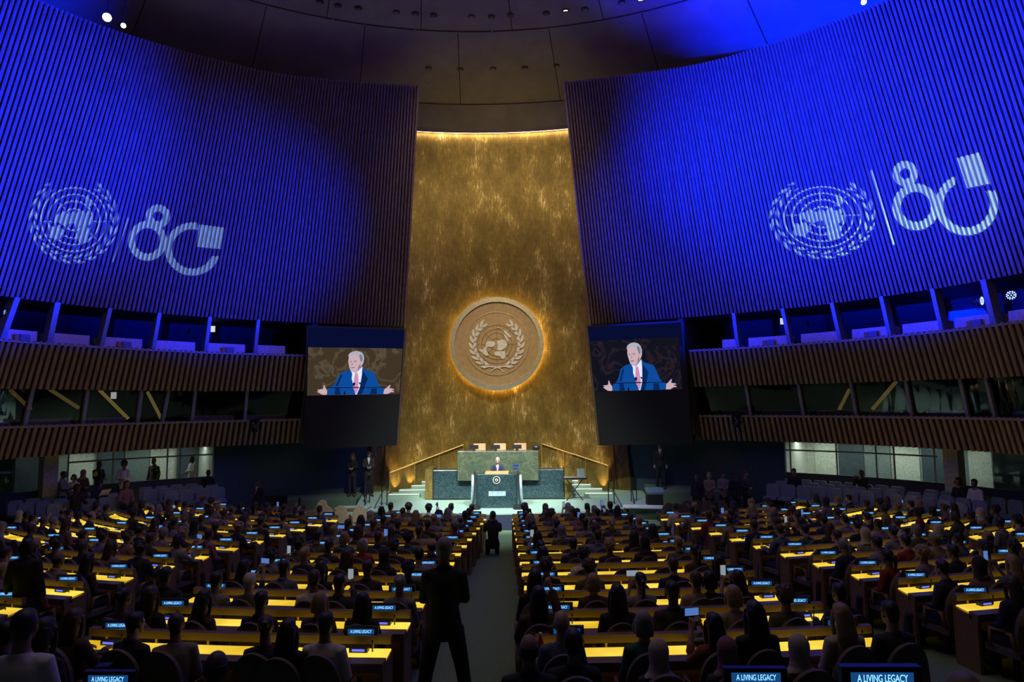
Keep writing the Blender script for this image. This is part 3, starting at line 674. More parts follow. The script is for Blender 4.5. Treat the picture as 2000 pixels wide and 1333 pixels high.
# ------------------------------------------------------------------ video screens
def screen(sx):
    if sx < 0:
        C = [at_y(603, 640, 27.3), at_y(789, 645, 28.5), at_y(773, 868, 28.65), at_y(597, 877, 27.4)]
        I = [(0.085, .165), (1.0, .165), (.985, .565), (.06, .565)]
    else:
        C = [at_y(1150, 640, 28.7), at_y(1330, 630, 27.4), at_y(1350, 866, 27.5), at_y(1173, 868, 28.85)]
    C = [Vector(c) for c in C]
    nn = (C[1] - C[0]).cross(C[3] - C[0]).normalized(); dr = Vector(ray(773, 868) if sx < 0 else ray(1350, 866)); o0 = Vector(CAM)
    C[2] = o0 + dr * ((C[0] - o0).dot(nn) / dr.dot(nn))
    def uv(u, v, d=0.0):
        a = C[0].lerp(C[1], u); b = C[3].lerp(C[2], u); p = a.lerp(b, v)
        return p + N * d
    N = (C[1] - C[0]).cross(C[3] - C[0]).normalized()
    if N.y > 0: N = -N
    side = SIDE[sx]
    root = thing('video_screen', 'tall black video screen on the %s showing the white-haired speaker in a blue suit' % side, 'screen', tuple(uv(.5, 1)))
    org = Vector(root.location)
    def P(name, mb, mt, par=root):
        mb.v = [tuple(Vector(v) - org) for v in mb.v]; return part(name, mb, mt, par)
    fr = [uv(-.02, -.015, .02), uv(1.02, -.015, .02), uv(1.02, 1.01, .02), uv(-.02, 1.01, .02)]; bk = [p - N * .35 for p in fr]
    P('housing', MB().add(fr + bk, [(0,1,2,3),(7,6,5,4),(0,4,5,1),(1,5,6,2),(2,6,7,3),(3,7,4,0)]), M_black)
    P('side_rail', MB().tube([fr[1 if sx < 0 else 0], fr[2 if sx < 0 else 3]], .05, 6), mat('rail_brown', (.10, .07, .06), .5))
    P('upper_panel', MB().add([uv(0, 0, .025), uv(1, 0, .025), uv(1, .2, .025), uv(0, .2, .025)], [(0,1,2,3)]), emis('screen_idle', (.002, .004, .03), 1))  # dark blue reflection put into the glow of the upper screen
    # picture: traced in a crop of 0..1000 x 0..1000 (x across, y down) of the lit area
    if sx < 0: U0, U1, V0, V1 = .0, 1.0, .165, .565
    else: U0, U1, V0, V1 = .0, .96, .12, .555
    K = [0]
    def pic(name, polys, mt, par=None):
        K[0] += 1; mb = MB()
        for pl in polys:
            mb.add([uv(U0 + (U1 - U0) * x / 1000, V0 + (V1 - V0) * y / 1000, .028 + .002 * K[0]) for x, y in pl], [tuple(range(len(pl)))])
        o = P(name, mb, mt); 
        return o
    if sx < 0: bg = (.05, .034, .02); bv = (.10, .075, .045)
    else: bg = (.006, .006, .014); bv = (.022, .014, .02)
    mt = bpy.data.materials.new('video_backdrop'); mt.use_nodes = True; nt = mt.node_tree; nt.nodes.clear()
    o_ = nt.nodes.new('ShaderNodeOutputMaterial'); e_ = nt.nodes.new('ShaderNodeEmission'); nz = nt.nodes.new('ShaderNodeTexNoise'); nz.inputs['Scale'].default_value = 1.1; nz.inputs['Detail'].default_value = 9; nz.inputs['Distortion'].default_value = 1.0
    rp = nt.nodes.new('ShaderNodeValToRGB'); rp.color_ramp.elements[0].position = .47; rp.color_ramp.elements[0].color = (*bg, 1); rp.color_ramp.elements[1].position = .56; rp.color_ramp.elements[1].color = (*bg, 1)
    x_ = rp.color_ramp.elements.new(.515); x_.color = (*bv, 1)
    tc = nt.nodes.new('ShaderNodeTexCoord'); nt.links.new(tc.outputs['Object'], nz.inputs[0]); nt.links.new(nz.outputs[0], rp.inputs[0]); nt.links.new(rp.outputs[0], e_.inputs[0]); nt.links.new(e_.outputs[0], o_.inputs[0])
    pic('picture', [[(0,0),(1000,0),(1000,1000),(0,1000)]], mt)
    # crop pixels (left screen crop 4.94x) to picture units
    def T(pts): return [((x - 90) / 875 * 1000, (y - 300) / 460 * 1000) for x, y in pts]
    suit = emis('video_suit', (.004, .07, .32), 1); suitd = emis('video_suit_dark', (.002, .02, .11), 1); skin = emis('video_skin', (.60, .42, .46), 1); skind = emis('video_skin_shade', (.28, .17, .22), 1)
    hair = emis('video_hair', (.42, .43, .52), 1); haird = emis('video_hair_shade', (.2, .2, .3), 1); shirt = emis('video_shirt', (.78, .82, 1.0), 1); tie = emis('video_tie', (.62, .27, .48), 1); blk = emis('video_dark', (.004, .004, .012), 1)
    pic('picture_suit', [T([(490,515),(430,530),(378,560),(345,640),(318,680),(280,700),(270,755),(400,758),(812,758),(825,705),(775,690),(745,640),(715,555),(690,535),(615,510),(592,492)])], suit)
    [pic('picture_suit_fold', [T(q)], suitd) for q in ([(348,690),(385,690),(400,757),(345,757)], [(740,700),(690,700),(680,757),(745,757)], [(395,560),(410,570),(372,670),(350,676)], [(592,520),(650,600),(600,757),(560,757),(590,620)])]
    pic('picture_shirt', [T([(488,525),(500,556),(497,600),(540,757),(552,757),(578,690),(592,560),(592,480),(560,520),(530,545)])], shirt)
    pic('picture_tie', [T([(527,548),(552,546),(560,600),(567,700),(545,757),(527,715),(512,690),(520,600)])], tie)
    pic('picture_hair', [T([(462,395),(455,375),(470,350),(500,335),(535,330),(570,338),(595,362),(606,400),(602,440),(590,470),(570,460),(560,400),(520,372),(480,372)])], hair)
    pic('picture_face', [T([(462,392),(480,372),(520,366),(555,375),(572,410),(575,440),(590,425),(597,440),(588,470),(578,485),(560,515),(530,540),(505,538),(480,520),(470,490),(463,460),(458,430)])], skin)
    pic('picture_sideburn', [T([(556,372),(575,362),(592,400),(588,430),(575,440),(566,410)])], haird); pic('picture_eyebrow', [T([(470,430),(492,428),(492,433),(470,436)])], haird); pic('picture_eyebrow', [T([(508,428),(538,424),(540,430),(510,434)])], haird)
    pic('picture_features', [T([(474,438),(490,437),(489,442),(476,443)]), T([(512,437),(532,434),(530,440),(514,442)]), T([(493,440),(499,470),(486,474),(490,467)]), T([(484,492),(512,488),(522,492),(508,500),(488,500)]), T([(556,480),(575,450),(572,490),(545,528)])], skind)
    pic('picture_hand', [T([(178,706),(235,700),(240,665),(248,662),(256,690),(272,712),(274,745),(262,757),(225,752),(208,742),(190,730),(180,722),(200,716)])], skin)
    pic('picture_hand', [T([(812,712),(840,690),(862,668),(872,672),(860,700),(905,708),(912,714),(880,722),(912,732),(905,740),(880,740),(850,757),(806,757)])], skin)
    pic('picture_microphone', [T([(262,684),(812,690),(812,696),(262,691)]), T([(510,645),(522,638),(534,645),(530,660),(520,684),(512,660)]), T([(566,640),(578,638),(586,650),(574,662)]), T([(505,684),(565,684),(565,694),(505,694)]), T([(428,757),(432,725),(442,725),(445,757)])], blk)
    return root
screen(-1); screen(1)

# ------------------------------------------------------------------ emblem on the gold wall
EM = thing('wall_emblem', 'round bronze world map and laurel emblem glowing on the gold wall', 'emblem', (.0, 31.45, 5.65))
EMX = x_at(970.5, 31.45, 5.65); EM.location.x = EMX
px_m = 2.17 / 555.0
def E2(pts): return [((x - 680) * px_m, -(y - 687) * px_m) for x, y in pts]
def face(mb, pts, y0, y1):
    n = len(pts); a = sum(pts[i][0]*pts[(i+1)%n][1] - pts[(i+1)%n][0]*pts[i][1] for i in range(n))
    if a < 0: pts = pts[::-1]
    vs = [(x, y0, z) for x, z in pts] + [(x, y1, z) for x, z in pts]
    return mb.add(vs, [tuple(range(n)), tuple(range(n, 2*n))[::-1]] + [(i, n+i, n+(i+1)%n, (i+1)%n) for i in range(n)])
def ringy(r0, r1, y0, y1, n=72, c=(0, 0), a0=0, a1=2*PI):
    mb = MB(); k = n + 1
    for ra, rb, ya, yb in ((r0, r1, y0, y0), (r1, r1, y0, y1), (r1, r0, y1, y1), (r0, r0, y1, y0)):
        mb.quadstrip([(c[0]+ra*math.cos(a0+(a1-a0)*i/n), ya, c[1]+ra*math.sin(a0+(a1-a0)*i/n)) for i in range(k)], [(c[0]+rb*math.cos(a0+(a1-a0)*i/n), yb, c[1]+rb*math.sin(a0+(a1-a0)*i/n)) for i in range(k)])
    return mb
part('halo_light', ringy(1.90, 2.06, .14, .15), M_halo, EM)
hz = ringy(1.9, 2.06, .16, .17)
part('disc', face(MB(), [(2.12*math.cos(2*PI*i/72), 2.12*math.sin(2*PI*i/72)) for i in range(72)], 0, .1), M_bronze, EM)
part('rim', ringy(1.95, 2.17, -.10, .12), M_rim, EM, True)
part('inner_ring', ringy(1.455, 1.485, -.03, .01), mat('pale_brass', (.85, .70, .45), .3, .8), EM)
gx, gz = E2([(678, 697)])[0]
gr = MB()
for r in (.90, .71, .53, .27):
    q = ringy(r - .008, r + .008, -.012, .0, 56, (gx, gz)); gr.add(q.v, q.f)
for k in range(4):
    a = k * PI / 4; d = Vector((math.cos(a), 0, math.sin(a))); nrm = Vector((-d.z, 0, d.x)) * .006
    for s in (-1, 1):
        A = Vector((gx, -.012, gz)) + d * s * .27; B = Vector((gx, -.012, gz)) + d * s * .9
        gr.add([A - nrm, A + nrm, B + nrm, B - nrm], [(0, 1, 2, 3)])
part('map_grid', gr, M_groove, EM)
CONT = [[(560,665),(600,655),(650,662),(666,692),(640,722),(604,732),(575,716),(552,748),(545,700)],
 [(455,757),(522,748),(545,720),(566,790),(586,825),(545,832),(510,798)],
 [(680,655),(742,638),(790,660),(802,704),(782,742),(722,772),(682,766),(692,712)],
 [(642,800),(676,776),(772,776),(783,812),(772,862),(742,876),(716,842),(655,826)],
 [(752,530),(786,534),(850,606),(834,622),(782,572)], [(762,575),(800,600),(822,652),(812,676),(796,640),(768,596)], [(795,795),(806,800),(800,822),(790,818)], [(680,492),(712,490),(716,500),(690,503)]]
for c in CONT: part('continent', face(MB(), E2(c), -.045, -.0), M_silver, EM)
def leaf(cx, cy, ang, ln, wd):
    pts = [(0, 0), (.25*ln, wd*.8), (.55*ln, wd), (.85*ln, wd*.5), (ln, 0), (.8*ln, -wd*.35), (.4*ln, -wd*.55)]
    return [(cx + x*math.cos(ang) - y*math.sin(ang), cy + x*math.sin(ang) + y*math.cos(ang)) for x, y in pts]
for sx in (-1, 1):
    for k in range(9):
        a = math.radians(250 - k * 14.5) if sx < 0 else math.radians(-70 + k * 14.5)
        # laurel stem follows a circle round the map
        r = 1.10; x, z = gx*0 + .0 + r*math.cos(a), gz + r*math.sin(a) + .02
        x0 = x; tang = a - PI/2 if sx < 0 else a + PI/2
        for s2 in (-1, 1):
            part('laurel_leaf', face(MB(), leaf(x0, z, tang + s2*.36, .40, .085*s2), -.05, -.0), M_silver, EM)
    st = [E2([(680 + sx*q[0], q[1])])[0] for q in ((-80, 1025), (-35, 985), (15, 968), (90, 960), (190, 962))]
    part('laurel_stem', MB().tube([(x, -.03, z) for x, z in st], [.02, .028, .035, .035, .015], 6), M_silver, EM)
# halo lights stay behind the disc
part('mounting_ring', ringy(1.7, 1.8, .1, .45), M_groove, EM)

# ------------------------------------------------------------------ stage furniture
# lower marble front and upper marble desk
XC = x_at(971, 27.5, 0)
def xx(px, Y, Z=0): return x_at(px, Y, Z)
dz0 = ZS
lo = thing('marble_dais_base', 'long low dark green marble block behind the lectern', 'dais', (XC, 28.0, ZS))
x0, x1 = xx(846, 27.4) - XC, xx(1101, 27.4) - XC
bev(part('block', MB().box(((x0+x1)/2, -.2, .60), (x1-x0, .8, 1.12)), M_marble, lo), .015)
part('gold_end_cap', MB().box((x0-.18, .1, .62), (.30, 1.3, 1.18)), M_gold, lo)
part('gold_end_cap', MB().box((x1+.18, .1, .62), (.30, 1.3, 1.18)), M_gold, lo)
part('plinth', MB().box(((x0+x1)/2, -.2, .02), (x1-x0+.06, .86, .05)), M_black, lo)
up = thing('presiding_desk', 'tall green marble desk of the presiding officers above the lectern', 'desk', (XC, 27.5, ZS))
x0, x1 = xx(894, 27.2) - XC, xx(1052, 27.2) - XC
ztop = at_y(972, 882, 27.2)[2]; zbot = at_y(972, 939, 27.2)[2]
bev(part('front_panel', MB().box(((x0+x1)/2, -.30, (ztop+zbot)/2 - ZS), (x1-x0, .12, ztop-zbot)), M_marble2, up), .01)
part('desktop', MB().box(((x0+x1)/2, .1, ztop - ZS - .02), (x1-x0, .8, .05)), M_marble2, up)
part('body', MB().box(((x0+x1)/2, .15, (ztop - ZS + 1.17)/2), (x1-x0-.1, .7, ztop - ZS - 1.22)), M_marble, up)
for k, px in enumerate((932, 972, 1012)):
    X = xx(px + 4, 28.75, ztop)
    c = thing('presiding_chair', 'pale leather high chair behind the presiding desk, ' + ('left of the three', 'middle of the three', 'right of the three')[k], 'chair', (X, 28.75, ztop - .92), 0, 'chairs behind the presiding desk')
    part('backrest', MB().box((0, .2, .82), (.50, .12, .62)), mat('peach_leather', (.72, .42, .24), .5), c); part('seat', MB().box((0, 0, .45), (.5, .5, .1)), mat('peach_leather', (.72, .42, .24), .5), c)
    part('pedestal', MB().tube([(0, 0, 0), (0, 0, .42)], .05), M_black, c)
    mo = thing('monitor', 'small dark monitor on the presiding desk, ' + ('left of the three', 'middle of the three', 'right of the three')[k], 'monitor', (xx(px - 6 + k * 2, 27.5, ztop), 27.45, ztop + .006), 0, 'monitors on the presiding desk')
    part('display', MB().box((0, 0, .15), (.36, .03, .16)), M_black, mo); part('stand', MB().box((0, .02, .035), (.12, .08, .07)), M_black, mo)
o = part('folded_bag', MB().ell((0, 0, .09), (.16, .1, .10)), M_black, smooth=True); o.location = (xx(1047, 27.6, ztop), 27.6, ztop + .02); tag(o, 'dark bag on the right end of the presiding desk', 'bag')
struct('rostrum_platform', MB().box((XC, 29.5, (ztop - .92 + ZS)/2 + .0), (5.2, 2.3, ztop - .92 - ZS)), M_gold)

# lectern
LY = 25.6
LX = x_at(971, LY, 0); zt = at_y(971, 925, LY)[2]; hL = zt - ZS
lec = thing('lectern', 'dark green marble lectern in the centre of the stage', 'lectern', (LX, LY, ZS))
hw = (x_at(1018, LY, 0) - x_at(923, LY, 0)) / 2
bd = MB(); poly = [(-hw, -.30), (-hw*.8, -.42), (hw*.8, -.42), (hw, -.30), (hw, .35), (-hw, .35)]
bd.add([(x*1.03, y*1.03, 0) for x, y in poly] + [(x*.97, y*.97, hL) for x, y in poly], [(5,4,3,2,1,0),(6,7,8,9,10,11)] + [(i, (i+1)%6, 6+(i+1)%6, 6+i) for i in range(6)])
bev(part('body', bd, M_marble, lec), .012)
part('reading_shelf', MB().box((0, -.05, hL + .03), (.86, .5, .05), M=Matrix.Rotation(.06, 3, 'X')), mat('shelf_wood', (.62, .36, .15), .4), lec)
part('name_plate', MB().box((0.02, -.437, .52), (.62, .012, .17)), mat('plate_steel', (.42, .55, .60), .3, .3), lec)
em = MB(); q = ringy(.115, .135, -.445, -.43, 28, (0, hL - .20)); em.add(q.v, q.f)
for sx in (-1, 1):
    for k in range(6):
        a = math.radians(245 - k*20) if sx < 0 else math.radians(-65 + k*20)
        face(em, leaf(.125*math.cos(a), hL - .20 + .125*math.sin(a), (a - PI/2 if sx < 0 else a + PI/2), .06, .018*sx), -.45, -.435)
q = ringy(.04, .055, -.445, -.43, 20, (0, hL - .20)); em.add(q.v, q.f)
face(em, [(-.05, hL-.22), (-.01, hL-.18), (-.03, hL-.14), (-.06, hL-.18)], -.447, -.435); face(em, [(.01, hL-.24), (.05, hL-.2), (.04, hL-.15), (0, hL-.17)], -.447, -.435)
part('emblem', em, mat('lectern_emblem', (.72, .66, .56), .4, .3), lec)
for px in (-.12, .06):
    part('microphone', MB().tube([(px, .12, hL + .05), (px, .05, hL + .22), (px + .02, -.02, hL + .28)], .008, 6).ell((px + .02, -.03, hL + .29), (.02, .025, .02)), M_black, lec)
for sx in (-1, 1):
    part('edge_trim', MB().tube([(sx*hw*1.01, -.34, .02), (sx*hw*.965, -.32, hL - .01)], .05, 12), mat('trim_silver', (.55, .66, .72), .35, .4), lec, True)  # pale tubes added at the corners for the bright edge highlights
# teleprompters
for k, (px, lab) in enumerate(((928, 'left'), (1012, 'right'))):
    X = x_at(px, LY - .62, 0); s = -1 if k == 0 else 1
    tp = thing('teleprompter', 'glass teleprompter on a thin pole just %s of the lectern' % lab, 'teleprompter', (X, LY - .66, ZS))
    part('pole', MB().tube([(0, 0, 0), (0, 0, 1.35)], .028, 10), M_steel, tp)
    part('base', MB().lathe([(.19, 0), (.19, .12), (.14, .16)], 24), M_black, tp)
    part('glass_plate', MB().box((0, 0, 1.55), (.34, .01, .32), M=Matrix.Rotation(.5, 3, 'X')), M_glass, tp)
    if k: part('reflected_script', MB().box((-.08, -.06, 1.54), (.20, .004, .05)).box((-.1, -.06, 1.44), (.17, .004, .03)), emis('script_blue', (.02, .06, .8), .8), tp)
# steps with lit edges either side of the dais, railed gold balustrades
for sx in (-1, 1):
    side = SIDE[sx]
    stp = struct('stage_steps', MB(), M_stagecarpet) if False else None
    base = (765, 958) if sx < 0 else (1190, 952)
    cx = [(768, 812, 968, 960), (788, 833, 958, 951), (812, 848, 950, 943), (832, 852, 943, 938)] if sx < 0 else [(1150, 1188, 962, 955), (1128, 1168, 954, 947), (1108, 1146, 947, 940), (1104, 1122, 941, 936)]
    for k, (pa, pb, yb, yt) in enumerate(cx):
        Y = 28.2 + .35 * k; X0, X1 = x_at(pa, Y, ZS), x_at(pb, Y, ZS); z = ZS + .13 * (k + 1)
        s_ = MB().box(((X0+X1)/2, Y + .5, z/2 + ZS/2), (X1-X0+.35, 1.2, z - ZS)); o = struct('stage_step', s_, M_stagecarpet)
        e = MB().box(((X0+X1)/2 + (-.28 if sx < 0 else .28)*0, Y - .11, z + .008), (X1-X0+.3, .05, .012), sx*0); struct('step_nosing', e, M_nosing, o)
    # balustrade
    pts = [(762, 925), (905, 871)] if sx < 0 else [(1187, 911), (1058, 869)]
    A = at_y(*pts[0], 28.75); B = at_y(*pts[1], 29.9)
    A2 = (A[0], A[1], ZS); B2 = (B[0], B[1], ztop - 1.0)
    bl = thing('balustrade', 'gold panelled stair balustrade rising to the dais on the %s' % side, 'balustrade', (A[0], A[1], ZS))
    org = Vector(bl.location)
    def L(q): return tuple(Vector(q) - org)
    part('panel', MB().add([L(A), L(B), L(B2), L(A2)] + [L((q[0], q[1] + .07, q[2])) for q in (A, B, B2, A2)], [(0,1,2,3),(7,6,5,4),(0,4,5,1),(1,5,6,2),(2,6,7,3),(3,7,4,0)]), M_gold, bl)
    part('handrail', MB().tube([L((A[0], A[1] - .06, A[2] + .03)), L((B[0], B[1] - .06, B[2] + .03))], .03, 8), M_brass, bl)
    for f in (0, .33, .66, 1):
        q = [A[i] + (B[i] - A[i]) * f for i in range(3)]; z2 = ZS + (B2[2] - ZS) * f
        part('post', MB().tube([L((q[0], q[1] - .06, z2)), L((q[0], q[1] - .06, q[2] + .02))], .018, 6), M_brass, bl)
    for k in range(5):
        f = .08 + .2 * k; q = [A[i] + (B[i] - A[i]) * f for i in range(3)]
        z2 = ZS + (B2[2] - ZS) * f
        spot('foot_light', (q[0], q[1] - .16, max(z2 + .06, ZS + .15 + .12 * k)), (q[0], q[1] + .12, z2 + 1.5), 95, (1, .70, .25), 60, .8, .02)
    # black handrails at the stage steps
    for j, (pa, pb) in enumerate(((( (731, 990), (756, 962) ), ((712, 985), (722, 945))) if sx < 0 else (((1215, 985), (1188, 950)), ((1238, 968), (1232, 940))))):
        Y = 25.2 + .7 * j; a = at_y(*pa, Y); b = at_y(*pb, Y + .8)
        hr = thing('handrail', 'thin dark handrail beside the stage steps, %s side, %s one' % (side, ('inner', 'outer')[j]), 'handrail', (b[0], b[1], ZS))
        org = Vector(hr.location)
        part('rail', MB().tube([tuple(Vector((a[0], a[1], ZS + .02)) - org), tuple(Vector((b[0], b[1], ZS + .85)) - org), tuple(Vector((b[0] + .25*sx, b[1] + .1, ZS + .85)) - org)], .022, 6), M_black, hr)
        part('post', MB().tube([(0, 0, 0), (0, 0, .85)], .02, 6), M_black, hr)
        part('post', MB().tube([(.22*sx, .1, 0), (.22*sx, .1, .85)], .02, 6), M_black, hr)
# uplights at the foot of the gold wall
for px in (770, 800, 835, 868, 1090, 1115, 1150, 1180):
    X = x_at(px, 30.2, ZS); Rr = 8.6; Yw = 32 - Rr + math.sqrt(max(.1, Rr*Rr - X*X))
    spot('foot_light', (X, Yw - .25, ZS + .3), (X, Yw + .15, ZS + 2.2), 130, (1, .72, .26), 60, .8, .02)
# keyboard on a stand at the right of the dais
kb = thing('keyboard_stand', 'music keyboard with laptop on a crossed stand right of the dais', 'keyboard', (x_at(1122, 27.0, 0), 27.0, ZS))
part('keyboard', MB().box((0, 0, .86), (.95, .32, .08)), M_black, kb)
part('keys', MB().box((0, -.08, .905), (.85, .14, .012)), mat('key_grey', (.4, .42, .42), .4), kb)
for s in (-1, 1): part('leg', MB().tube([(-.32*s, .02*s, .82), (.32*s, .02*s, .0)], .02, 6), M_black, kb)
lt = part('laptop_lid', MB().box((.26, .14, 1.06), (.3, .02, .3), M=Matrix.Rotation(-.25, 3, 'X')), mat('laptop_grey', (.10, .12, .12), .4), kb)

# ------------------------------------------------------------------ people
SKIN = [mat('skin_light', (.42, .26, .20), .55), mat('skin_tan', (.26, .15, .10), .55), mat('skin_brown', (.13, .075, .05), .55), mat('skin_dark', (.06, .035, .025), .5)]
HAIRC = {'black': mat('hair_black', (.012, .010, .010), .5), 'brown': mat('hair_brown', (.05, .028, .015), .5), 'blond': mat('hair_blond', (.26, .18, .095), .5),
         'grey': mat('hair_grey', (.20, .195, .19), .6), 'white': mat('hair_white', (.50, .49, .48), .6)}
CLOTH = {'black': (.012, .012, .014), 'charcoal': (.03, .03, .034), 'navy': (.012, .018, .05), 'brown': (.06, .035, .02), 'grey': (.20, .20, .205), 'white': (.62, .60, .62), 'lilac': (.20, .17, .26),
         'pink': (.22, .11, .12), 'olive': (.07, .08, .035), 'blue': (.08, .11, .20), 'red': (.22, .02, .02), 'orange': (.22, .06, .03), 'beige': (.24, .19, .14), 'cream': (.42, .36, .28), 'teal': (.03, .10, .10)}
CM = {k: mat('cloth_' + k, c, .85, noise=(30, .15, (1, 1, 1))) for k, c in CLOTH.items()}
M_eye = mat('eye_dark', (.02, .015, .012), .2); M_shoe = mat('shoe_leather', (.012, .010, .010), .35)

def lerp(a, b, f): return tuple(x + (y - x) * f for x, y in zip(a, b))
class Pose:
    """joint positions in metres, figure facing +Y, origin on the floor"""
    def __init__(s, seated=True, arms='lap', female=False, slim=1.0, spread=.0, lean=0.0):
        s.seated, s.female, s.slim = seated, female, slim
        h = 0.0 if seated else .43
        k = .90 if female else .97
        k0 = k; k *= .93
        s.k = k
        s.pel = (0, -.02, .50 + h); s.waist = (0, -.05 + lean*.3, .69 + h); s.chest = (0, -.06 + lean*.7, .88 + h); s.sh = (0, -.06 + lean, 1.01 + h); s.neck = (0, -.045 + lean, 1.09 + h)
        s.head = (0, -.01 + lean*1.15, 1.235 + h)
        s.arms = []
        for sx in (-1, 1):
            S = (sx*.175*k, -.055 + lean, 1.0 + h)
            q = {'lap': ((sx*.245*k, -.02, .74), (sx*.09, .22, .66), (sx*.03, .29, .645)),
                 'desk': ((sx*.255*k, .08, .77), (sx*.15, .30, .84), (sx*.11, .39, .84)),
                 'phone': ((sx*.22*k, .16, .83), (sx*.07, .33, 1.08), (sx*.035, .37, 1.16)) ,
                 'raise': ((.26*k, .16, .98), (.16, .30, 1.25), (.13, .33, 1.33)) if sx > 0 else ((sx*.255*k, .08, .77), (sx*.15, .30, .84), (sx*.11, .39, .84)),
                 'folded': ((sx*.222*k, -.0, .76), (sx*.06, .20, .74), (sx*(-.02), .23, .72)),
                 'sides': ((sx*.24*k, -.07, .73), (sx*.25*k, .02, .49), (sx*.25*k, .06, .40)),
                 'open': ((sx*.27, .06, .76), (sx*.33, .28, .72), (sx*.36, .36, .72)),
                 'paper': ((sx*.24*k, .06, .78), (sx*.13, .30, .86), (sx*.10, .36, .90))}[arms]
            E_, W, H_ = [(a, b + lean*.6, c + h) for a, b, c in q]
            s.arms.append((S, E_, W, H_))
        s.legs = []
        for sx in (-1, 1):
            if seated: s.legs.append(((sx*.09, 0, .50), (sx*(.12+spread), .44, .50), (sx*(.13+spread), .46, .10), (sx*(.14+spread), .58, .03)))
            else: s.legs.append(((sx*.095, 0, .92), (sx*(.10+spread*.6), .03, .50), (sx*(.11+spread), -.01, .09), (sx*(.13+spread), .13, .03)))
def finger_chains(H_, W, sx, curl=.5):
    """five separate fingers leaving the palm; returns point lists"""
    H_, W = Vector(H_), Vector(W); d = (H_ - W).normalized(); up = Vector((0, 0, 1)) if abs(d.z) < .8 else Vector((0, -1, 0))
    s = d.cross(up).normalized(); n = s.cross(d).normalized(); out = []
    for k, ln in enumerate((.066, .078, .074, .058)):
        o = H_ + s * (.030 - .0195 * k); a = o + (d * math.cos(curl*.5) - n * math.sin(curl*.5)) * ln * .5; b = a + (d * math.cos(curl*1.6) - n * math.sin(curl*1.6)) * ln * .5
        out.append([o - d * .02, o, a, b])
    t = s * (1 if sx < 0 else -1)
    b0 = W + (H_ - W) * .45 + t * .022; a1 = b0 + (t * .7 + d * .7).normalized() * .035; a2 = a1 + (t * .25 + d * .9 - n*.3).normalized() * .03
    out.append([b0 - t * .015, b0, a1, a2])
    return out
def body_mesh(p, name, voxel=.009):
    mb = MB(); k = p.k * p.slim; hz = 0 if p.seated else .43
    mb.tube([lerp(p.pel, (0, -.02, .36 + hz), .5), p.pel, p.waist, p.chest, p.sh, (p.neck[0], p.neck[1], p.neck[2]-.03), p.neck], [(.14*k, .11), (.155*k, .115), (.125*k, .10), (.15*k, .105), (.155*k, .08), (.075, .065), (.055, .055)], 16)
    hx, hy, hz_ = p.head
    mb.tube([(p.neck[0], p.neck[1] - .01, p.neck[2] - .04), (hx, hy - .035, hz_ - .06)], [(.058, .058), (.054, .056)], 12)
    mb.ell((hx, hy - .012, hz_ + .02), (.074, .092, .098), 20, 14)                    # cranium
    mb.tube([(hx, hy + .012, hz_ + .02), (hx, hy + .026, hz_ - .04), (hx, hy + .038, hz_ - .085), (hx, hy + .045, hz_ - .108)], [(.068, .072), (.060, .062), (.044, .045), (.026, .026)], 14)  # face and jaw
    mb.tube([(hx, hy + .082, hz_ + .012), (hx, hy + .098, hz_ - .016), (hx, hy + .108, hz_ - .034), (hx, hy + .088, hz_ - .042)], [.010, .012, .016, .012], 8)  # nose
    mb.ell((hx, hy + .084, hz_ - .068), (.024, .012, .007)); mb.ell((hx, hy + .080, hz_ - .096), (.02, .015, .012))  # mouth, chin
    for sx in (-1, 1):
        mb.ell((hx + sx*.076, hy - .005, hz_ - .012), (.010, .020, .032), 10, 8)     # ears
        mb.ell((hx + sx*.032, hy + .074, hz_ + .022), (.020, .008, .006), 8, 6)      # brow
    for i, (S, E_, W, H_) in enumerate(p.arms):
        sx = -1 if i == 0 else 1
        mb.tube([lerp(S, (0, S[1], S[2]), .25), S, lerp(S, E_, .5), E_, lerp(E_, W, .35), W], [.052, .050, .043, .038, .038, .025], 12)
        m_ = lerp(W, H_, .5)
        mb.tube([W, m_, H_, tuple(Vector(H_) + (Vector(H_) - Vector(W)).normalized() * .012)], [(.028, .020), (.040, .017), (.041, .015), (.034, .012)], 12, (0, 0, 1))
        for c in finger_chains(H_, W, sx, .9 if p.seated else .7): mb.tube(c, [.0105, .0105, .010, .008], 8)
    for i, (h, kn, an, toe) in enumerate(p.legs):
        mb.tube([h, lerp(h, kn, .5), kn, lerp(kn, an, .35), an, lerp(an, (an[0], an[1]-.02, 0), .5)], [.085*k, .072*k, .055, .056, .036, .03], 12)
        mb.tube([(an[0], an[1] - .05, .035), lerp(an, toe, .4), toe, (toe[0], toe[1] + .04, .028)], [.032, .036, .03, .02], 10)
    return remesh(mb, name, voxel)
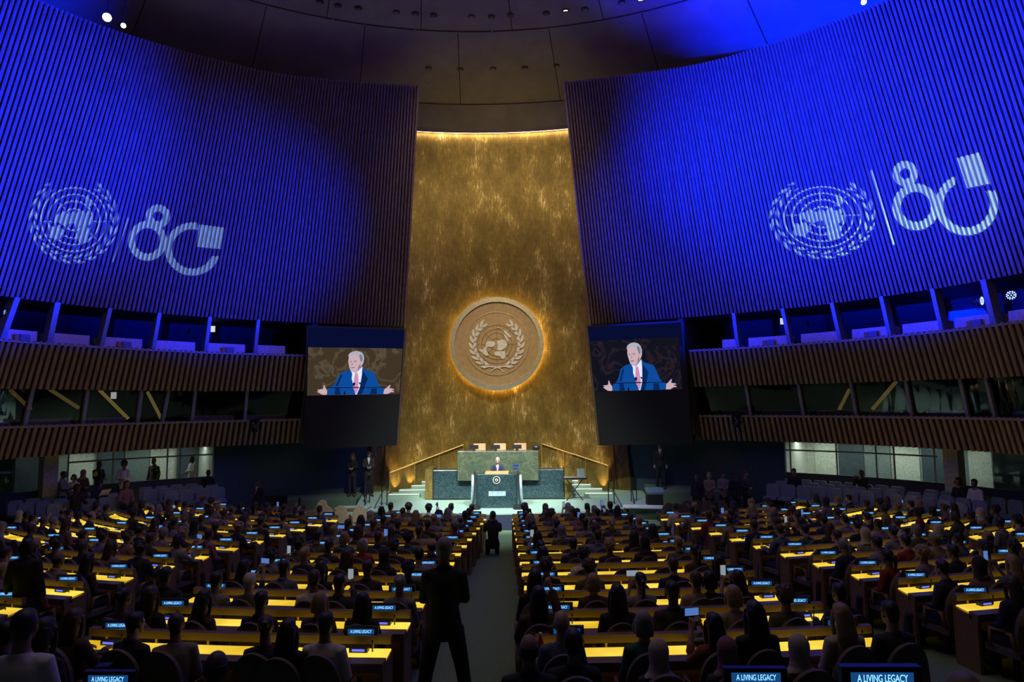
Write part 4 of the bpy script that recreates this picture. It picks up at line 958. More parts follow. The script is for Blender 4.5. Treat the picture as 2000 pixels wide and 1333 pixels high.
def top_mesh(p, name, hem=.40, jacket=True, sleeve=1.0):
    mb = MB(); k = p.k * p.slim; o = .018 if jacket else .012; hz = 0 if p.seated else .43
    hemz = (0, -.02, (.42 if p.seated else .82 - (hem - .4)))
    mb.tube([hemz, p.pel, p.waist, p.chest, lerp(p.chest, p.sh, .7), p.sh, (p.neck[0], p.neck[1] - .01, p.neck[2] - .045), (p.neck[0], p.neck[1] - .006, p.neck[2] - .015)],
            [(.165*k+o, .12+o), (.165*k+o, .122+o), (.13*k+o, .108+o), (.158*k+o, .112+o), (.168*k+o, .10+o), (.165*k+o, .075+o), (.078+o, .062+o), (.058+o, .054+o)], 20)
    for S, E_, W, H_ in p.arms:
        W2 = lerp(E_, W, .92 * sleeve)
        mb.tube([lerp(S, (0, S[1], S[2]), .4), S, lerp(S, E_, .5), E_, lerp(E_, W2, .5), W2], [.062+o*.6, .056+o, .046+o, .042+o, .038+o, .030+o], 12)
    if jacket: mb.tube([(p.neck[0], p.neck[1] - .03, p.neck[2] - .02), (p.neck[0], p.neck[1] - .02, p.neck[2] + .012)], [(.078, .070), (.070, .062)], 16)
    return remesh(mb, name, .014, 3)
def trouser_mesh(p, name, skirt=False):
    mb = MB(); k = p.k * p.slim
    mb.tube([lerp(p.pel, p.waist, .5), p.pel, (0, 0.0, p.pel[2] - .08)], [(.15*k, .12), (.172*k, .13), (.165*k, .11)], 16)
    for h, kn, an, toe in p.legs:
        mb.tube([h, lerp(h, kn, .5), kn, lerp(kn, an, .4), (an[0], an[1], an[2] - .02)], [.10*k, .088*k, .072, .068, .058], 12)
    return remesh(mb, name, .016, 2)
def shoe_mesh(p, name):
    mb = MB()
    for h, kn, an, toe in p.legs:
        mb.tube([(an[0], an[1] - .07, .045), (an[0], an[1], .055), lerp((an[0], an[1], .05), toe, .6), (toe[0], toe[1] + .03, .035), (toe[0], toe[1] + .07, .03)], [(.036, .04), (.042, .052), (.046, .042), (.044, .032), (.026, .02)], 12, (0, 0, 1))
    return remesh(mb, name, .012, 1)
def hair_mesh(kind, female=False):
    """hair in head-centre coordinates"""
    mb = MB()
    if kind in ('short', 'long', 'bob', 'bun', 'tail', 'curly'):
        g = {'curly': 1.22}.get(kind, 1.0)
        mb.ell((0, -.026, .034), (.083*g, .092*g, .098*g), 18, 12); mb.ell((0, .01, .075), (.066*g, .072*g, .052*g), 14, 8)
    if kind == 'short':
        for sx in (-1, 1): mb.ell((sx*.068, .012, .015), (.014, .022, .04), 8, 6)
        mb.tube([(0, -.055, -.02), (0, -.06, -.075)], [(.066, .045), (.05, .03)], 12)
    if kind == 'long':
        mb.tube([(0, -.05, .05), (0, -.075, -.05), (0, -.105, -.17), (0, -.125, -.29), (0, -.125, -.36)], [(.088, .062), (.098, .058), (.108, .046), (.10, .034), (.07, .018)], 16)
        for sx in (-1, 1): mb.tube([(sx*.07, .02, .04), (sx*.085, .01, -.06), (sx*.09, -.02, -.17), (sx*.085, -.05, -.26)], [.02, .024, .024, .012], 8)
    if kind == 'bob':
        mb.tube([(0, -.04, .04), (0, -.055, -.04), (0, -.06, -.11)], [(.090, .070), (.100, .066), (.088, .052)], 16)
        for sx in (-1, 1): mb.tube([(sx*.07, .025, .04), (sx*.086, .02, -.04), (sx*.082, .015, -.10)], [.018, .024, .016], 8)
    if kind == 'bun': mb.ell((0, -.12, .06), (.045, .042, .042), 12, 8)
    if kind == 'tail': mb.tube([(0, -.10, .05), (0, -.145, .02), (0, -.15, -.08), (0, -.14, -.20)], [.022, .034, .030, .012], 10)
    if kind == 'fringe':   # a ring of short hair round a bald crown
        for i in range(15):
            a = math.radians(190 + 160 * i / 14 ); mb.ell((.071*math.cos(a), .084*math.sin(a) - .012, -.006), (.014, .014, .046), 8, 6)
    if kind == 'curly':
        r_ = random.Random(5)
        for i in range(46):
            v = Vector((r_.gauss(0, 1), r_.gauss(-.5, 1), r_.gauss(.5, 1))).normalized(); mb.ell((v.x*.098, -.026 + v.y*.105, .04 + v.z*.11), (.024, .024, .024), 8, 6)
    if kind == 'scarf':
        mb.ell((0, -.02, .025), (.094, .108, .115), 18, 12)
        mb.tube([(0, -.02, .0), (0, -.025, -.09), (0, -.03, -.15), (0, -.045, -.205)], [(.094, .098), (.088, .086), (.105, .09), (.17, .10)], 18)
    return remesh(mb, 'hair_' + kind, .009 if kind != 'fringe' else .007, 2)
HAIR = {k: hair_mesh(k) for k in ('short', 'long', 'bob', 'bun', 'tail', 'curly', 'fringe', 'scarf')}
eye_me = MB().ell((0, 0, 0), (.011, .005, .006), 10, 8).mesh('eye', M_eye, True)
POSES = {}
def protoset(key, pose, jacket=True, sleeve=1.0, hem=.4):
    POSES[key] = dict(p=pose, body=body_mesh(pose, key + '_body'), top=top_mesh(pose, key + '_top', hem, jacket, sleeve), trousers=trouser_mesh(pose, key + '_trousers'), shoes=shoe_mesh(pose, key + '_shoes'))
protoset('m_lap', Pose(True, 'lap', spread=.03)); protoset('m_desk', Pose(True, 'desk', lean=.05, spread=.04)); protoset('m_phone', Pose(True, 'phone')); protoset('m_raise', Pose(True, 'raise'))
protoset('m_shirt', Pose(True, 'lap', slim=1.08, spread=.05), False); protoset('f_lap', Pose(True, 'lap', True, slim=.94), False, .95); protoset('f_desk', Pose(True, 'desk', True, slim=.92, lean=.04), True)
protoset('f_phone', Pose(True, 'phone', True, slim=.94), False, .6)
protoset('paper', Pose(True, 'paper', lean=.05), True)
protoset('stand_guard', Pose(False, 'folded', spread=.13, slim=1.08), True); protoset('stand_sides', Pose(False, 'sides', spread=.03), True)
protoset('stand_folded', Pose(False, 'folded', spread=.03), True); protoset('stand_f', Pose(False, 'folded', True, slim=.95), False)
protoset('speaker', Pose(False, 'open', slim=1.05, spread=.03), True)

def person(key, loc, rz, label, hair='short', hairc='black', top='black', legs='charcoal', skin=1, group=None, scale=1.0, parent_face=False, turn=0.0, feet=True):
    q = POSES[key]; r = thing('person', label, 'person', loc, rz, group, scale)
    b = link('body', q['body'], r); setm(b, SKIN[skin])
    t = link('shirt' if key == 'm_shirt' else 'jacket' if key[0] == 'm' or key in ('paper', 'speaker', 'stand_guard', 'stand_sides', 'stand_folded', 'f_desk') else 'top', q['top'], r); setm(t, CM[top])
    l = link('trousers', q['trousers'], r); setm(l, CM[legs])
    if feet: s = link('shoes', q['shoes'], r); setm(s, M_shoe)
    if hair:
        h = link('headscarf' if hair == 'scarf' else 'hair', HAIR[hair], r); h.location = q['p'].head
        setm(h, CM[hairc] if hair == 'scarf' else HAIRC[hairc])
    if parent_face:
        hx, hy, hz_ = q['p'].head
        for sx in (-1, 1): e = link('eye', eye_me, r); e.location = (hx + sx*.031, hy + .085, hz_ + .006)
    return r

# ------------------------------------------------------------------ speaker and the people standing or sitting round the hall
sp = person('speaker', (LX, LY + .47, ZS), PI, 'person speaking at the lectern, white hair, blue suit, hands apart on the shelf', 'short', 'white', 'navy', 'navy', 0, scale=.98, parent_face=True)
part('shirt_front', MB().add([(-.055, .092, 1.50), (.055, .092, 1.50), (.0, .098, 1.22)], [(0, 1, 2), (2, 1, 0)]).box((0, .088, 1.40), (.05, .012, .16)), M_white, sp)
part('tie', MB().box((0, .102, 1.40), (.034, .008, .26)), mat('tie_pink', (.62, .28, .45), .6), sp)
def stander(key, px, pyf, Y, rz, label, Z=None, **k):
    """feet at hall depth Y on level Z, in the image column px"""
    Z = ZS if Z is None else Z
    return person(key, (x_at(px, Y, Z + .9), Y, Z), rz, label, **k)
G_ = stander('stand_guard', 868, 1375, 7.35, .08, 'person in black suit standing legs apart in the centre aisle, seen from behind', floor_z(7.35), hair='short', hairc='grey', top='black', legs='black', skin=1, scale=1.06)
stander('stand_f', 688, 965, 28.6, PI, 'blond person in long black dress standing by the dark blue wall left of stage', hair='long', hairc='blond', top='black', legs='black', skin=0, scale=1.0, parent_face=True)
stander('stand_folded', 720, 965, 28.6, PI + .3, 'person in dark suit with clasped hands standing at left edge of the gold wall', hair='fringe', hairc='brown', top='charcoal', legs='black', skin=0, scale=1.04, parent_face=True)
stander('stand_sides', 1290, 955, 28.2, PI - .2, 'tall person in dark suit and white shirt standing right of the stage', Z=ZS + .28, hair='short', hairc='brown', top='black', legs='black', skin=1, scale=1.04, parent_face=True)
stander('stand_sides', 503, 1010, 24.2, PI - .5, 'person in black suit with red tie standing beside the table left of the stage', floor_z(24.2), hair='short', hairc='black', top='black', legs='black', skin=2, scale=1.0, parent_face=True)
stander('stand_folded', 193, 985, 25.0, -PI/2 - .3, 'person in dark suit standing in the walkway by the left glazing', Z=ZS, hair='short', hairc='black', top='black', legs='black', skin=3, scale=1.02)
stander('stand_f', 240, 985, 24.6, PI + .2, 'person in white jacket and black trousers standing by the left seats', Z=ZS, hair='curly', hairc='black', top='white', legs='black', skin=2, scale=1.03, parent_face=True)
def shirt_front(p, tie=None, z=1.52, y=.062):
    f = MB(); f.add([(-.060, y - .02, z + .01), (.060, y - .02, z + .01), (0, y + .052, z - .27), (-.055, y - .04, z - .03), (.055, y - .04, z - .03)], [(0, 1, 2), (2, 1, 0)])
    part('shirt_front', f, M_white, p)
    if tie: part('tie', MB().add([(-.018, y - .008, z), (.018, y - .008, z), (.026, y + .060, z - .25), (0, y + .072, z - .31), (-.026, y + .060, z - .25)], [(0, 4, 3, 2, 1), (0, 1, 2, 3, 4)]), tie, p)
for o in list(bpy.data.objects):
    lb = o.get('label', '')
    if 'white shirt standing right' in lb: shirt_front(o, mat('tie_dark', (.02, .02, .04), .6))
    if 'red tie beside' in lb or 'with red tie' in lb: shirt_front(o, mat('tie_red', (.45, .02, .03), .6))
    if 'clasped hands' in lb: shirt_front(o)
def behind_glass(sx, px, rz, label, depth=-1.0, **k):
    t = tq_px(sx, px); q = Q(sx, t, depth); q = (x_at(px, q[1], 0), q[1]); return person(k.pop('key', 'stand_sides'), (q[0], q[1], ZS), rz, label, **k)
behind_glass(-1, 373, 2.6, 'person in white short sleeves standing behind the left glazing', key='m_shirt' if False else 'stand_folded', hair='short', hairc='black', top='white', legs='beige', skin=2, scale=1.0)
behind_glass(-1, 298, 3.0, 'person in dark jacket standing in shade behind the left glazing', hair='short', hairc='black', top='charcoal', legs='black', skin=2)
stander('stand_folded', 124, 960, 22.7, -1.2, 'person in grey jacket standing with arms folded by the left glazing', Z=ZS, hair='short', hairc='black', top='grey', legs='black', skin=3, scale=.93)
stander('stand_f', 142, 960, 22.9, PI, 'person in white blouse standing by the left glazing', Z=ZS, hair='bob', hairc='brown', top='white', legs='black', skin=1, scale=.86)
stander('stand_f', 162, 960, 23.2, -2.0, 'person in rust coloured top standing by the left glazing', Z=ZS, hair='scarf', hairc='pink', top='brown', legs='black', skin=1, scale=.93)
for k, (px, y, tp, hc, key, lb) in enumerate(((1362, 25.6, 'black', 'black', 'stand_sides', 'person in black standing by the dark equipment right of the stage'), (1386, 26.0, 'beige', 'blond', 'stand_f', 'pale-haired person in beige top right of the stage'),
        (1414, 26.2, 'grey', 'black', 'stand_folded', 'person in grey standing with raised chin right of the stage'), (1437, 25.8, 'black', 'black', 'stand_sides', 'person in black standing at the right end of the musicians'), (1458, 26.4, 'charcoal', 'brown', 'stand_folded', 'person in charcoal jacket standing near the right side seats'))):
    stander(key, px, 960, y, PI - .6 + k*.3, lb, Z=-1.5, hair='short' if k != 1 else 'bob', hairc=hc, top=tp, legs='black', skin=(2, 0, 1, 3, 1)[k], scale=.98)
stander('stand_sides', 50, 0, 9.4, .2, 'dark-haired person standing among the seated audience near the left edge', floor_z(9.4), hair='bob', hairc='black', top='black', legs='black', skin=1, scale=.92)
# photographer crouching in the centre aisle
cy = 18.2; cr_ = person('m_phone', (x_at(963, cy, -.9), cy, floor_z(cy) - .18), .1, 'person crouching in the centre aisle near the stage, dark clothes', 'short', 'black', 'black', 'black', 2)

# ------------------------------------------------------------------ audience
AXX, AYY = .6, 32.0
ZN = lambda n: 7.36 + 1.083 * n
def row_y(n, X, d=0.0):
    R = AYY - ZN(n) + d
    return AYY - math.sqrt(max(1.0, R * R - (X - AXX) ** 2))
def row_z(n, y): return floor_z(ZN(n)) if n < 0 else floor_z(y)
def row_ang(n, X):
    R = AYY - ZN(n); return -math.asin(max(-.9, min(.9, (X - AXX) / R))) * -1
BLOCKS = {
 'left centre': (lambda z: -3.42 + .035*(z-7), lambda z: .02 + .008*(z-7), range(-1, 13), 'L'),
 'right centre': (lambda z: 1.55 - .05*(z-7), lambda z: 5.2 - .065*(z-7), range(-1, 13), 'R'),
 'left wing': (lambda z: -8.3, lambda z: -5.45 + .10*(z-7), range(0, 12), 'L'),
 'right wing': (lambda z: 7.25 - .17*(z-7), lambda z: 9.9 - .12*(z-14), range(0, 12), 'R'),
 'far left': (lambda z: -13.0, lambda z: -9.15, range(5, 12), 'L'),
 'far right': (lambda z: 11.1 - .22*(z-13.8), lambda z: 13.6, range(4, 12), 'R')}
text_cache = {}
def text_mesh(s, size):
    c = bpy.data.curves.new('lettering', 'FONT'); c.body = s; c.size = size; c.align_x = 'CENTER'; c.align_y = 'CENTER'; c.extrude = .0006; c.space_character = .98
    o = bpy.data.objects.new('tmp', c); COL.objects.link(o); dg = bpy.context.evaluated_depsgraph_get(); dg.update()
    me = bpy.data.meshes.new_from_object(o.evaluated_get(dg)); bpy.data.objects.remove(o); bpy.data.curves.remove(c)
    # stand it up, facing -Y, and squeeze to condensed capitals
    xs = [v.co.x for v in me.vertices]; kx = .226 / (max(xs) - min(xs))
    for v in me.vertices: v.co = Vector((v.co.x * kx, -v.co.z, v.co.y))
    me.materials.clear(); me.materials.append(M_signtext); return me
TX = text_mesh('A LIVING LEGACY', .046)
sg_box = MB().box((0, 0, 0), (.36, .045, .10)).mesh('housing', M_black); sg_scr = MB().box((0, -.024, 0), (.28, .003, .052)).mesh('screen', M_signblue); sg_ft = MB().box((0, 0, -.065), (.05, .03, .04)).mesh('foot', M_black)
cs_box = MB().box((0, 0, .022), (.19, .08, .044)).mesh('housing', M_black); cs_scr = MB().box((0, -.042, .026), (.13, .004, .022)).mesh('display', M_console)
cs_mic = MB().tube([(.14, 0, 0), (.14, -.01, .09)], .008, 6).ell((.14, -.01, .10), (.012, .012, .02), 8, 6).mesh('microphone', M_black)
def sign(X, n, lab, zoff=0.0, sc_=1.0):
    y = row_y(n, X); z = row_z(n, y) + .762
    s = thing('name_display', lab, 'sign', (X, y + .05, z + .150 + zoff), 0, 'lit name displays on the desks', sc_)
    link('housing', sg_box, s); link('screen', sg_scr, s); link('foot', sg_ft, s); t = link('lettering', TX, s); t.location = (0, -.028, 0)
    return s
def console(X, n, lab):
    y = row_y(n, X, .12); z = row_z(n, y) + .752
    c = thing('desk_console', lab, 'console', (X, y, z), row_ang(n, X), 'microphone consoles on the desks')
    link('housing', cs_box, c); link('display', cs_scr, c); link('microphone', cs_mic, c)
def desk(n, xa, xb, lab):
    N = max(4, int((xb - xa) / .4)); xs = [xa + (xb - xa) * i / N for i in range(N + 1)]
    ym = row_y(n, (xa + xb) / 2)
    d = thing('delegate_desk', lab, 'desk', ((xa + xb) / 2, ym, row_z(n, ym))); org = Vector(d.location)
    def slab(d0, d1, z0, z1, x0=None, x1=None):
        mb = MB(); A = []; 
        for x in xs:
            y0, y1 = row_y(n, x, d0), row_y(n, x, d1); b0 = row_z(n, row_y(n, x)); A.append([(x, y0, b0 + z0), (x, y1, b0 + z0), (x, y1, b0 + z1), (x, y0, b0 + z1)])
        vs = [tuple(Vector(p) - org) for a in A for p in a]; k = len(A); fs = []
        for i in range(k - 1):
            for j in range(4): fs.append((4*i + j, 4*i + (j+1) % 4, 4*i + 4 + (j+1) % 4, 4*i + 4 + j))
        fs += [(3, 2, 1, 0), (4*k - 4, 4*k - 3, 4*k - 2, 4*k - 1)]
        return mb.add(vs, fs)
    part('glass_top', slab(.245, .0, .735, .75), M_top, d)
    part('near_ledge', slab(.42, .25, .66, .748), M_woodlt, d)
    part('body', slab(.30, .05, .62, .70), M_wood, d)
    part('rail', slab(.02, -.06, .80, .882), M_woodlt, d)
    part('modesty_panel', slab(-.04, -.07, .0, .72), M_wood, d)
    for x in (xa, xb):
        y0, y1 = row_y(n, x, .40), row_y(n, x, -.06); b0 = row_z(n, (y0 + y1) / 2)
        part('side_panel', MB().box((x + (.025 if x == xa else -.025) - org.x, (y0 + y1) / 2 - org.y, b0 + .35 - org.z), (.045, abs(y1 - y0), .70)), M_wood, d)
    np_ = max(2, int((xb - xa) / .52))
    if n < 9:
        for i in range(np_):
            x = xa + .2 + (xb - xa - .4) * i / (np_ - 1); y = row_y(n, x, -.03); b0 = row_z(n, y)
            part('post', MB().box((x - org.x, y - org.y, b0 + .775 - org.z), (.022, .022, .055)), M_brass, d)
    return d
# chair
def chair_meshes():
    b = MB(); W_ = .225; rows = []
    prof = [(.0, .94), (.35, 1.0), (.7, .86), (.93, .5), (1.0, .12)]
    for off in (0, .045):
        ring = []
        for i in range(17):
            a = PI * i / 16; x = -math.cos(a) * W_; z = .46 + .52 * math.sin(a) ** .62; ring.append((x, z))
        rows.append([(x, -.25 - off + .07 * (x / W_) ** 2, z) for x, z in ring] + [(x, -.25 - off + .07 * (x / W_) ** 2, .44) for x, z in ring])
    for r_ in rows: b.add(r_, [(i, i + 1, 17 + i + 1, 17 + i) if r_ is rows[0] else (17 + i, 17 + i + 1, i + 1, i) for i in range(16)])
    b.add([p for p in rows[0][:17]] + [p for p in rows[1][:17]], [(i + 1, i, 17 + i, 17 + i + 1) for i in range(16)])
    back = b.mesh('backrest', M_beige, True)
    s = MB().box((0, -.02, .385), (.44, .44, .07)).mesh('seat', M_beige)
    arm = lambda sx: MB().tube([(sx*.235, -.20, .44), (sx*.245, -.16, .62), (sx*.245, .10, .63), (sx*.235, .13, .42)], [(.02, .03), (.02, .03), (.02, .03), (.02, .03)], 6).mesh('armrest', M_wood, True)
    ped = MB().tube([(0, 0, .0), (0, 0, .35)], .035, 8).lathe([(.20, 0), (.18, .03), (.04, .05)], 16).mesh('pedestal', M_black)
    return back, s, arm(-1), arm(1), ped
CHM = chair_meshes()
def chair(X, Y, Z, rz, lab, group, arms=True):
    c = thing('delegate_chair', lab, 'chair', (X, Y, Z), rz, group, 1.03)
    link('backrest', CHM[0], c); link('seat', CHM[1], c); link('pedestal', CHM[4], c)
    if arms: link('armrest', CHM[2], c); link('armrest', CHM[3], c)
    return c
ph_case = MB().box((0, 0, 0), (.072, .009, .148)).mesh('case', M_black); ph_scr = MB().box((0, -.0055, 0), (.064, .002, .132)).mesh('display', M_phone)
def phone(loc, rz, lab, white=False, land=False):
    p = thing('mobile_phone', lab, 'phone', loc, rz, 'phones held up by the audience'); p.scale = (1.15,) * 3
    a = link('case', ph_case, p); b = link('display', ph_scr, p)
    if white: setm(b, M_phonew)
    if land: p.rotation_euler[1] = PI / 2
R_ = random.Random(11)
TOPS = ['black', 'black', 'charcoal', 'navy', 'navy', 'black', 'grey', 'brown', 'white', 'lilac', 'olive', 'charcoal', 'blue', 'beige', 'teal', 'lilac', 'red', 'pink']
people_n = [0]
ADJ = {'short': 'short-haired', 'long': 'long-haired', 'bob': 'bob-haired', 'bun': 'bun-wearing', 'tail': 'ponytailed', 'curly': 'curly-haired', 'fringe': 'balding', 'scarf': 'headscarfed'}
def seat(block, n, idx, X, spec=None):
    """a chair and, unless empty, the person on it"""
    d = .64 + (0 if spec is None else spec.get('d', 0)); y = row_y(n, X, d); z = row_z(n, row_y(n, X) if n >= 0 else row_y(n, X, .5)); ang = row_ang(n, X)
    rown = ORD[n + 2]; pos = NTH[idx]
    where = '%s from aisle, %s row, %s block' % (pos, rown, block)
    chair(X, y, z, ang, 'tan round-backed chair, ' + where, 'delegate chairs in the %s block' % block, n < 6)
    if spec is None:
        if R_.random() < .09: return
        fem = R_.random() < .48; hs = R_.choice(['long', 'long', 'bob', 'bun', 'tail', 'curly', 'scarf'] if fem else ['short', 'short', 'short', 'short', 'fringe', 'curly'])
        arms_ = R_.choices(['lap', 'desk', 'phone'], [6, 4, .9])[0]
        key = ('f_' if fem else 'm_') + arms_
        if not fem and arms_ == 'lap' and R_.random() < .45: key = 'm_shirt'
        if arms_ != 'phone' and not fem and R_.random() < .05: key = 'm_raise'
        spec = dict(key=key, hair=hs, top=R_.choice(TOPS), skin=R_.choice([0, 1, 1, 2, 2, 3]), hc=(R_.choice(['cream', 'black', 'beige', 'lilac', 'charcoal']) if hs == 'scarf' else R_.choices(['black', 'brown', 'blond', 'grey'], [7, 3, 1.2, 1])[0]))
        spec['sc'] = R_.uniform(.97, 1.05); spec['rz'] = R_.uniform(-.22, .22)
    hc = spec.get('hc', 'black'); hs = spec['hair']
    adj = ADJ[hs] if hs in ('fringe', 'scarf') else hc + '-' + ADJ[hs] if False else hc + ' ' + ADJ[hs]
    lab = spec.get('label') or '%s person in %s top, %s' % (ADJ[hs] if hs in ('scarf', 'fringe') else hc + '-haired' if hs == 'short' else ADJ[hs], spec['top'], where)
    dx = 0 if 'px' in spec else R_.uniform(-.05, .05)
    person(spec['key'], (X + dx, y, z), ang + spec.get('rz', 0), lab, hs, hc, spec['top'], R_.choice(['black', 'charcoal', 'navy']), spec.get('skin', 1), 'people seated in the %s block' % block if not spec.get('label') else None, (.5 + .5 * spec.get('sc', 1.0)) * .94, feet=n < 3)
    people_n[0] += 1
    if 'phone' in spec['key']:
        a = ang + spec.get('rz', 0); q = Matrix.Rotation(a, 3, 'Z') @ Vector((0, .45, 1.235)); s = (.5 + .5 * spec.get('sc', 1.0)) * .94
        phone((X + dx + q.x * s, y + q.y * s, z + q.z * s), a, 'lit phone of person ' + where, 'land' not in spec and R_.random() < .3, 'land' in spec or R_.random() < .4)
def hx(px, n, X0=0, dd=0):  # column -> hall X on the seat line of row n
    X = X0
    for _ in range(4): X = x_at(px, row_y(n, X, .64 + dd), row_z(n, row_y(n, X, .5)) + 1.2)
    return X
S_ = lambda px, key, hair, hc, top, skin=1, **k: dict(px=px, key=key, hair=hair, hc=hc, top=top, skin=skin, **k)
NEAR = {
 ('left centre', -1): [S_(18, 'm_lap', 'short', 'black', 'black'), S_(90, 'f_lap', 'long', 'black', 'black', 1, sc=1.12, d=.1), S_(425, 'm_shirt', 'fringe', 'black', 'grey', 3, sc=1.12, d=.7, label='large balding person in grey jacket filling the foreground of the left centre block')],
 ('left centre', 0): [S_(142, 'f_desk', 'long', 'brown', 'brown', 1), S_(268, 'm_lap', 'short', 'black', 'black', 0, rz=-.2), S_(345, 'm_shirt', 'short', 'brown', 'beige', 1, rz=.5), S_(520, 'f_lap', 'bun', 'brown', 'brown', 1, rz=.3), S_(565, 'f_lap', 'long', 'black', 'black', 1, d=.1), S_(638, 'm_shirt', 'short', 'black', 'white', 1, sc=1.06)],
 ('left centre', 1): [S_(245, 'f_lap', 'bun', 'black', 'brown', 2), S_(297, 'f_lap', 'long', 'brown', 'black', 1, sc=1.05), S_(402, 'f_lap', 'long', 'black', 'brown', 1, rz=-.3), S_(512, 'm_lap', 'short', 'black', 'black', 2), S_(626, 'f_lap', 'bob', 'blond', 'brown', 0), S_(710, 'f_lap', 'long', 'black', 'black', 1)],
 ('left centre', 2): [S_(325, 'm_lap', 'short', 'black', 'black', 2, rz=.3, sc=1.08), S_(425, 'm_shirt', 'short', 'black', 'grey', 1), S_(490, 'm_shirt', 'short', 'white', 'olive', 0), S_(614, 'm_shirt', 'short', 'brown', 'white', 1, rz=.2, sc=1.08), S_(664, 'm_phone', 'short', 'black', 'charcoal', 2), S_(782, 'm_shirt', 'bun', 'grey', 'grey', 1)],
 ('right centre', -1): [S_(1033, 'm_lap', 'fringe', 'black', 'black', 1, d=.2, sc=1.05, label='balding person in black jacket at the aisle in the right foreground'), S_(1119, 'm_lap', 'short', 'black', 'black', 1), S_(1284, 'f_lap', 'scarf', 'cream', 'black', 1, sc=.85), S_(1417, 'f_lap', 'scarf', 'pink', 'charcoal', 1, sc=.85), S_(1556, 'f_lap', 'scarf', 'cream', 'red', 1, sc=.85, label='person in cream headscarf and red top in the right foreground')],
 ('right centre', 0): [S_(1096, 'm_shirt', 'fringe', 'grey', 'blue', 0, sc=1.08), S_(1255, 'f_lap', 'bob', 'grey', 'teal', 0, sc=1.05), S_(1391, 'f_phone', 'long', 'black', 'orange', 1, rz=.15, land=True), S_(1472, 'f_lap', 'long', 'black', 'black', 1, sc=1.16), S_(1640, 'f_lap', 'long', 'blond', 'cream', 0, sc=1.08), S_(1735, 'm_shirt', 'short', 'black', 'charcoal', 1, sc=1.08)],
 ('right centre', 1): [S_(1052, 'm_raise', 'long', 'black', 'brown', 1, sc=1.1), S_(1205, 'f_lap', 'long', 'black', 'black', 2, sc=1.12), S_(1312, 'm_lap', 'short', 'black', 'charcoal', 3, sc=1.15), S_(1431, 'f_lap', 'bob', 'blond', 'beige', 0, sc=1.05), S_(1530, 'm_shirt', 'curly', 'brown', 'olive', 1), S_(1642, 'm_desk', 'short', 'black', 'black', 1)],
 ('right centre', 2): [S_(1045, 'f_lap', 'long', 'black', 'black', 1, sc=1.1), S_(1158, 'f_lap', 'bob', 'blond', 'brown', 0), S_(1250, 'f_phone', 'tail', 'black', 'grey', 1), S_(1357, 'm_shirt', 'short', 'brown', 'beige', 1), S_(1384, 'f_lap', 'bob', 'black', 'black', 1), S_(1439, 'f_phone', 'long', 'black', 'black', 1)],
}
for bname, (fa, fb, rows, aisle) in BLOCKS.items():
    for n in rows:
        zc = ZN(n); xa, xb = fa(zc), fb(zc)
        if bname == 'far left': zc += 1.5
        # skip what lies wholly outside the frame
        ya = row_y(n, xa if abs(xa) < abs(xb) else xb); vis_l, vis_r = x_at(-60, ya, -.4), x_at(2060, ya, -.4)
        if bname.startswith('far') or 'wing' in bname:
            if 'left' in bname: xa = max(xa, vis_l - .8)
            else: xb = min(xb, vis_r + .8)
            if xb - xa < 1.0: continue
        rown = ORD[n + 2]
        if n >= 0: desk(n, xa, xb, 'long wooden desk with glowing yellow top, %s desk row, %s block' % (rown, bname))
        ends = [(xa + .33, 'left'), (xb - .33, 'right')] if xb - xa > 2.0 else [((xb - .33) if 'left' in bname else (xa + .33), 'right' if 'left' in bname else 'left')]
        for X, e in ends:
            if n < 0: break
            if not (-20 < proj((X, row_y(n, X), -.2))[0] < 2020): continue
            sign(X, n, 'blue lit name display, %s end of the %s desk row, %s block' % (e, rown, bname))
            console(X + .02, n, 'small lit microphone console, %s end of the %s desk row, %s block' % (e, rown, bname))
        sp_ = NEAR.get((bname, n))
        if sp_:
            lst = sorted([(hx(s['px'], n, 0, s.get('d', 0)), s) for s in sp_], key=lambda q: q[0], reverse=(aisle == 'L'))
            for i, (X, s) in enumerate(lst): seat(bname, n, i, X, s)
        else:
            k = max(1, int((xb - xa + .05) / .62)); 
            for i in range(k):
                X = (xb - .34 - i * .62) if aisle == 'L' else (xa + .34 + i * .62)
                pxs = proj((X, row_y(n, X, .8), -.2))[0]
                if -25 < pxs < 2025: seat(bname, n, i, X)
# nearer displays at the very bottom of the picture, on their rails
def near_sign(px, py, Y, lab):
    P = at_y(px, py, Y)
    s = thing('name_display', lab, 'sign', P, 0, None)
    for nm_, me in (('housing', sg_box), ('screen', sg_scr), ('foot', sg_ft), ('lettering', TX)): o = link(nm_, me, s)
    o.location = (0, -.028, 0)
    r = thing('foreground_rail', 'wooden rail under the ' + lab.split(' name')[0] + ' name display at the bottom edge', 'desk rail', (P[0], P[1] + .02, P[2] - .085))
    part('rail', MB().box((0, 0, -.035), (1.9, .08, .07)), M_woodlt, r)
    for k in (-.9, .9): part('post', MB().box((k, 0, (floor_z(Y) - P[2] + .05) / 2 - .0), (.06, .06, abs(P[2] - .12 - floor_z(Y)))), M_wood, r)
near_sign(215, 1325, 4.85, 'left foreground name display reading in blue, cut by the bottom edge')
near_sign(1474, 1321, 4.15, 'middle right foreground name display in blue, cut by the bottom edge')
near_sign(1718, 1322, 3.3, 'largest and nearest name display in blue at bottom right')
# one more pair of heads at the bottom right edge
hy = 2.95; person('m_lap', (x_at(1887, hy, 1.4), hy, at_y(1887, 1306, hy)[2] - 1.36), .1, 'balding person whose crown shows at the bottom right edge', 'fringe', 'black', 'black', 'black', 1)
hy = 4.9; person('m_shirt', (x_at(48, hy, 1.1), hy, floor_z(hy) - .02), .2, 'person in white shirt at the bottom left edge', 'short', 'black', 'white', 'black', 1)
print('seated people', people_n[0])

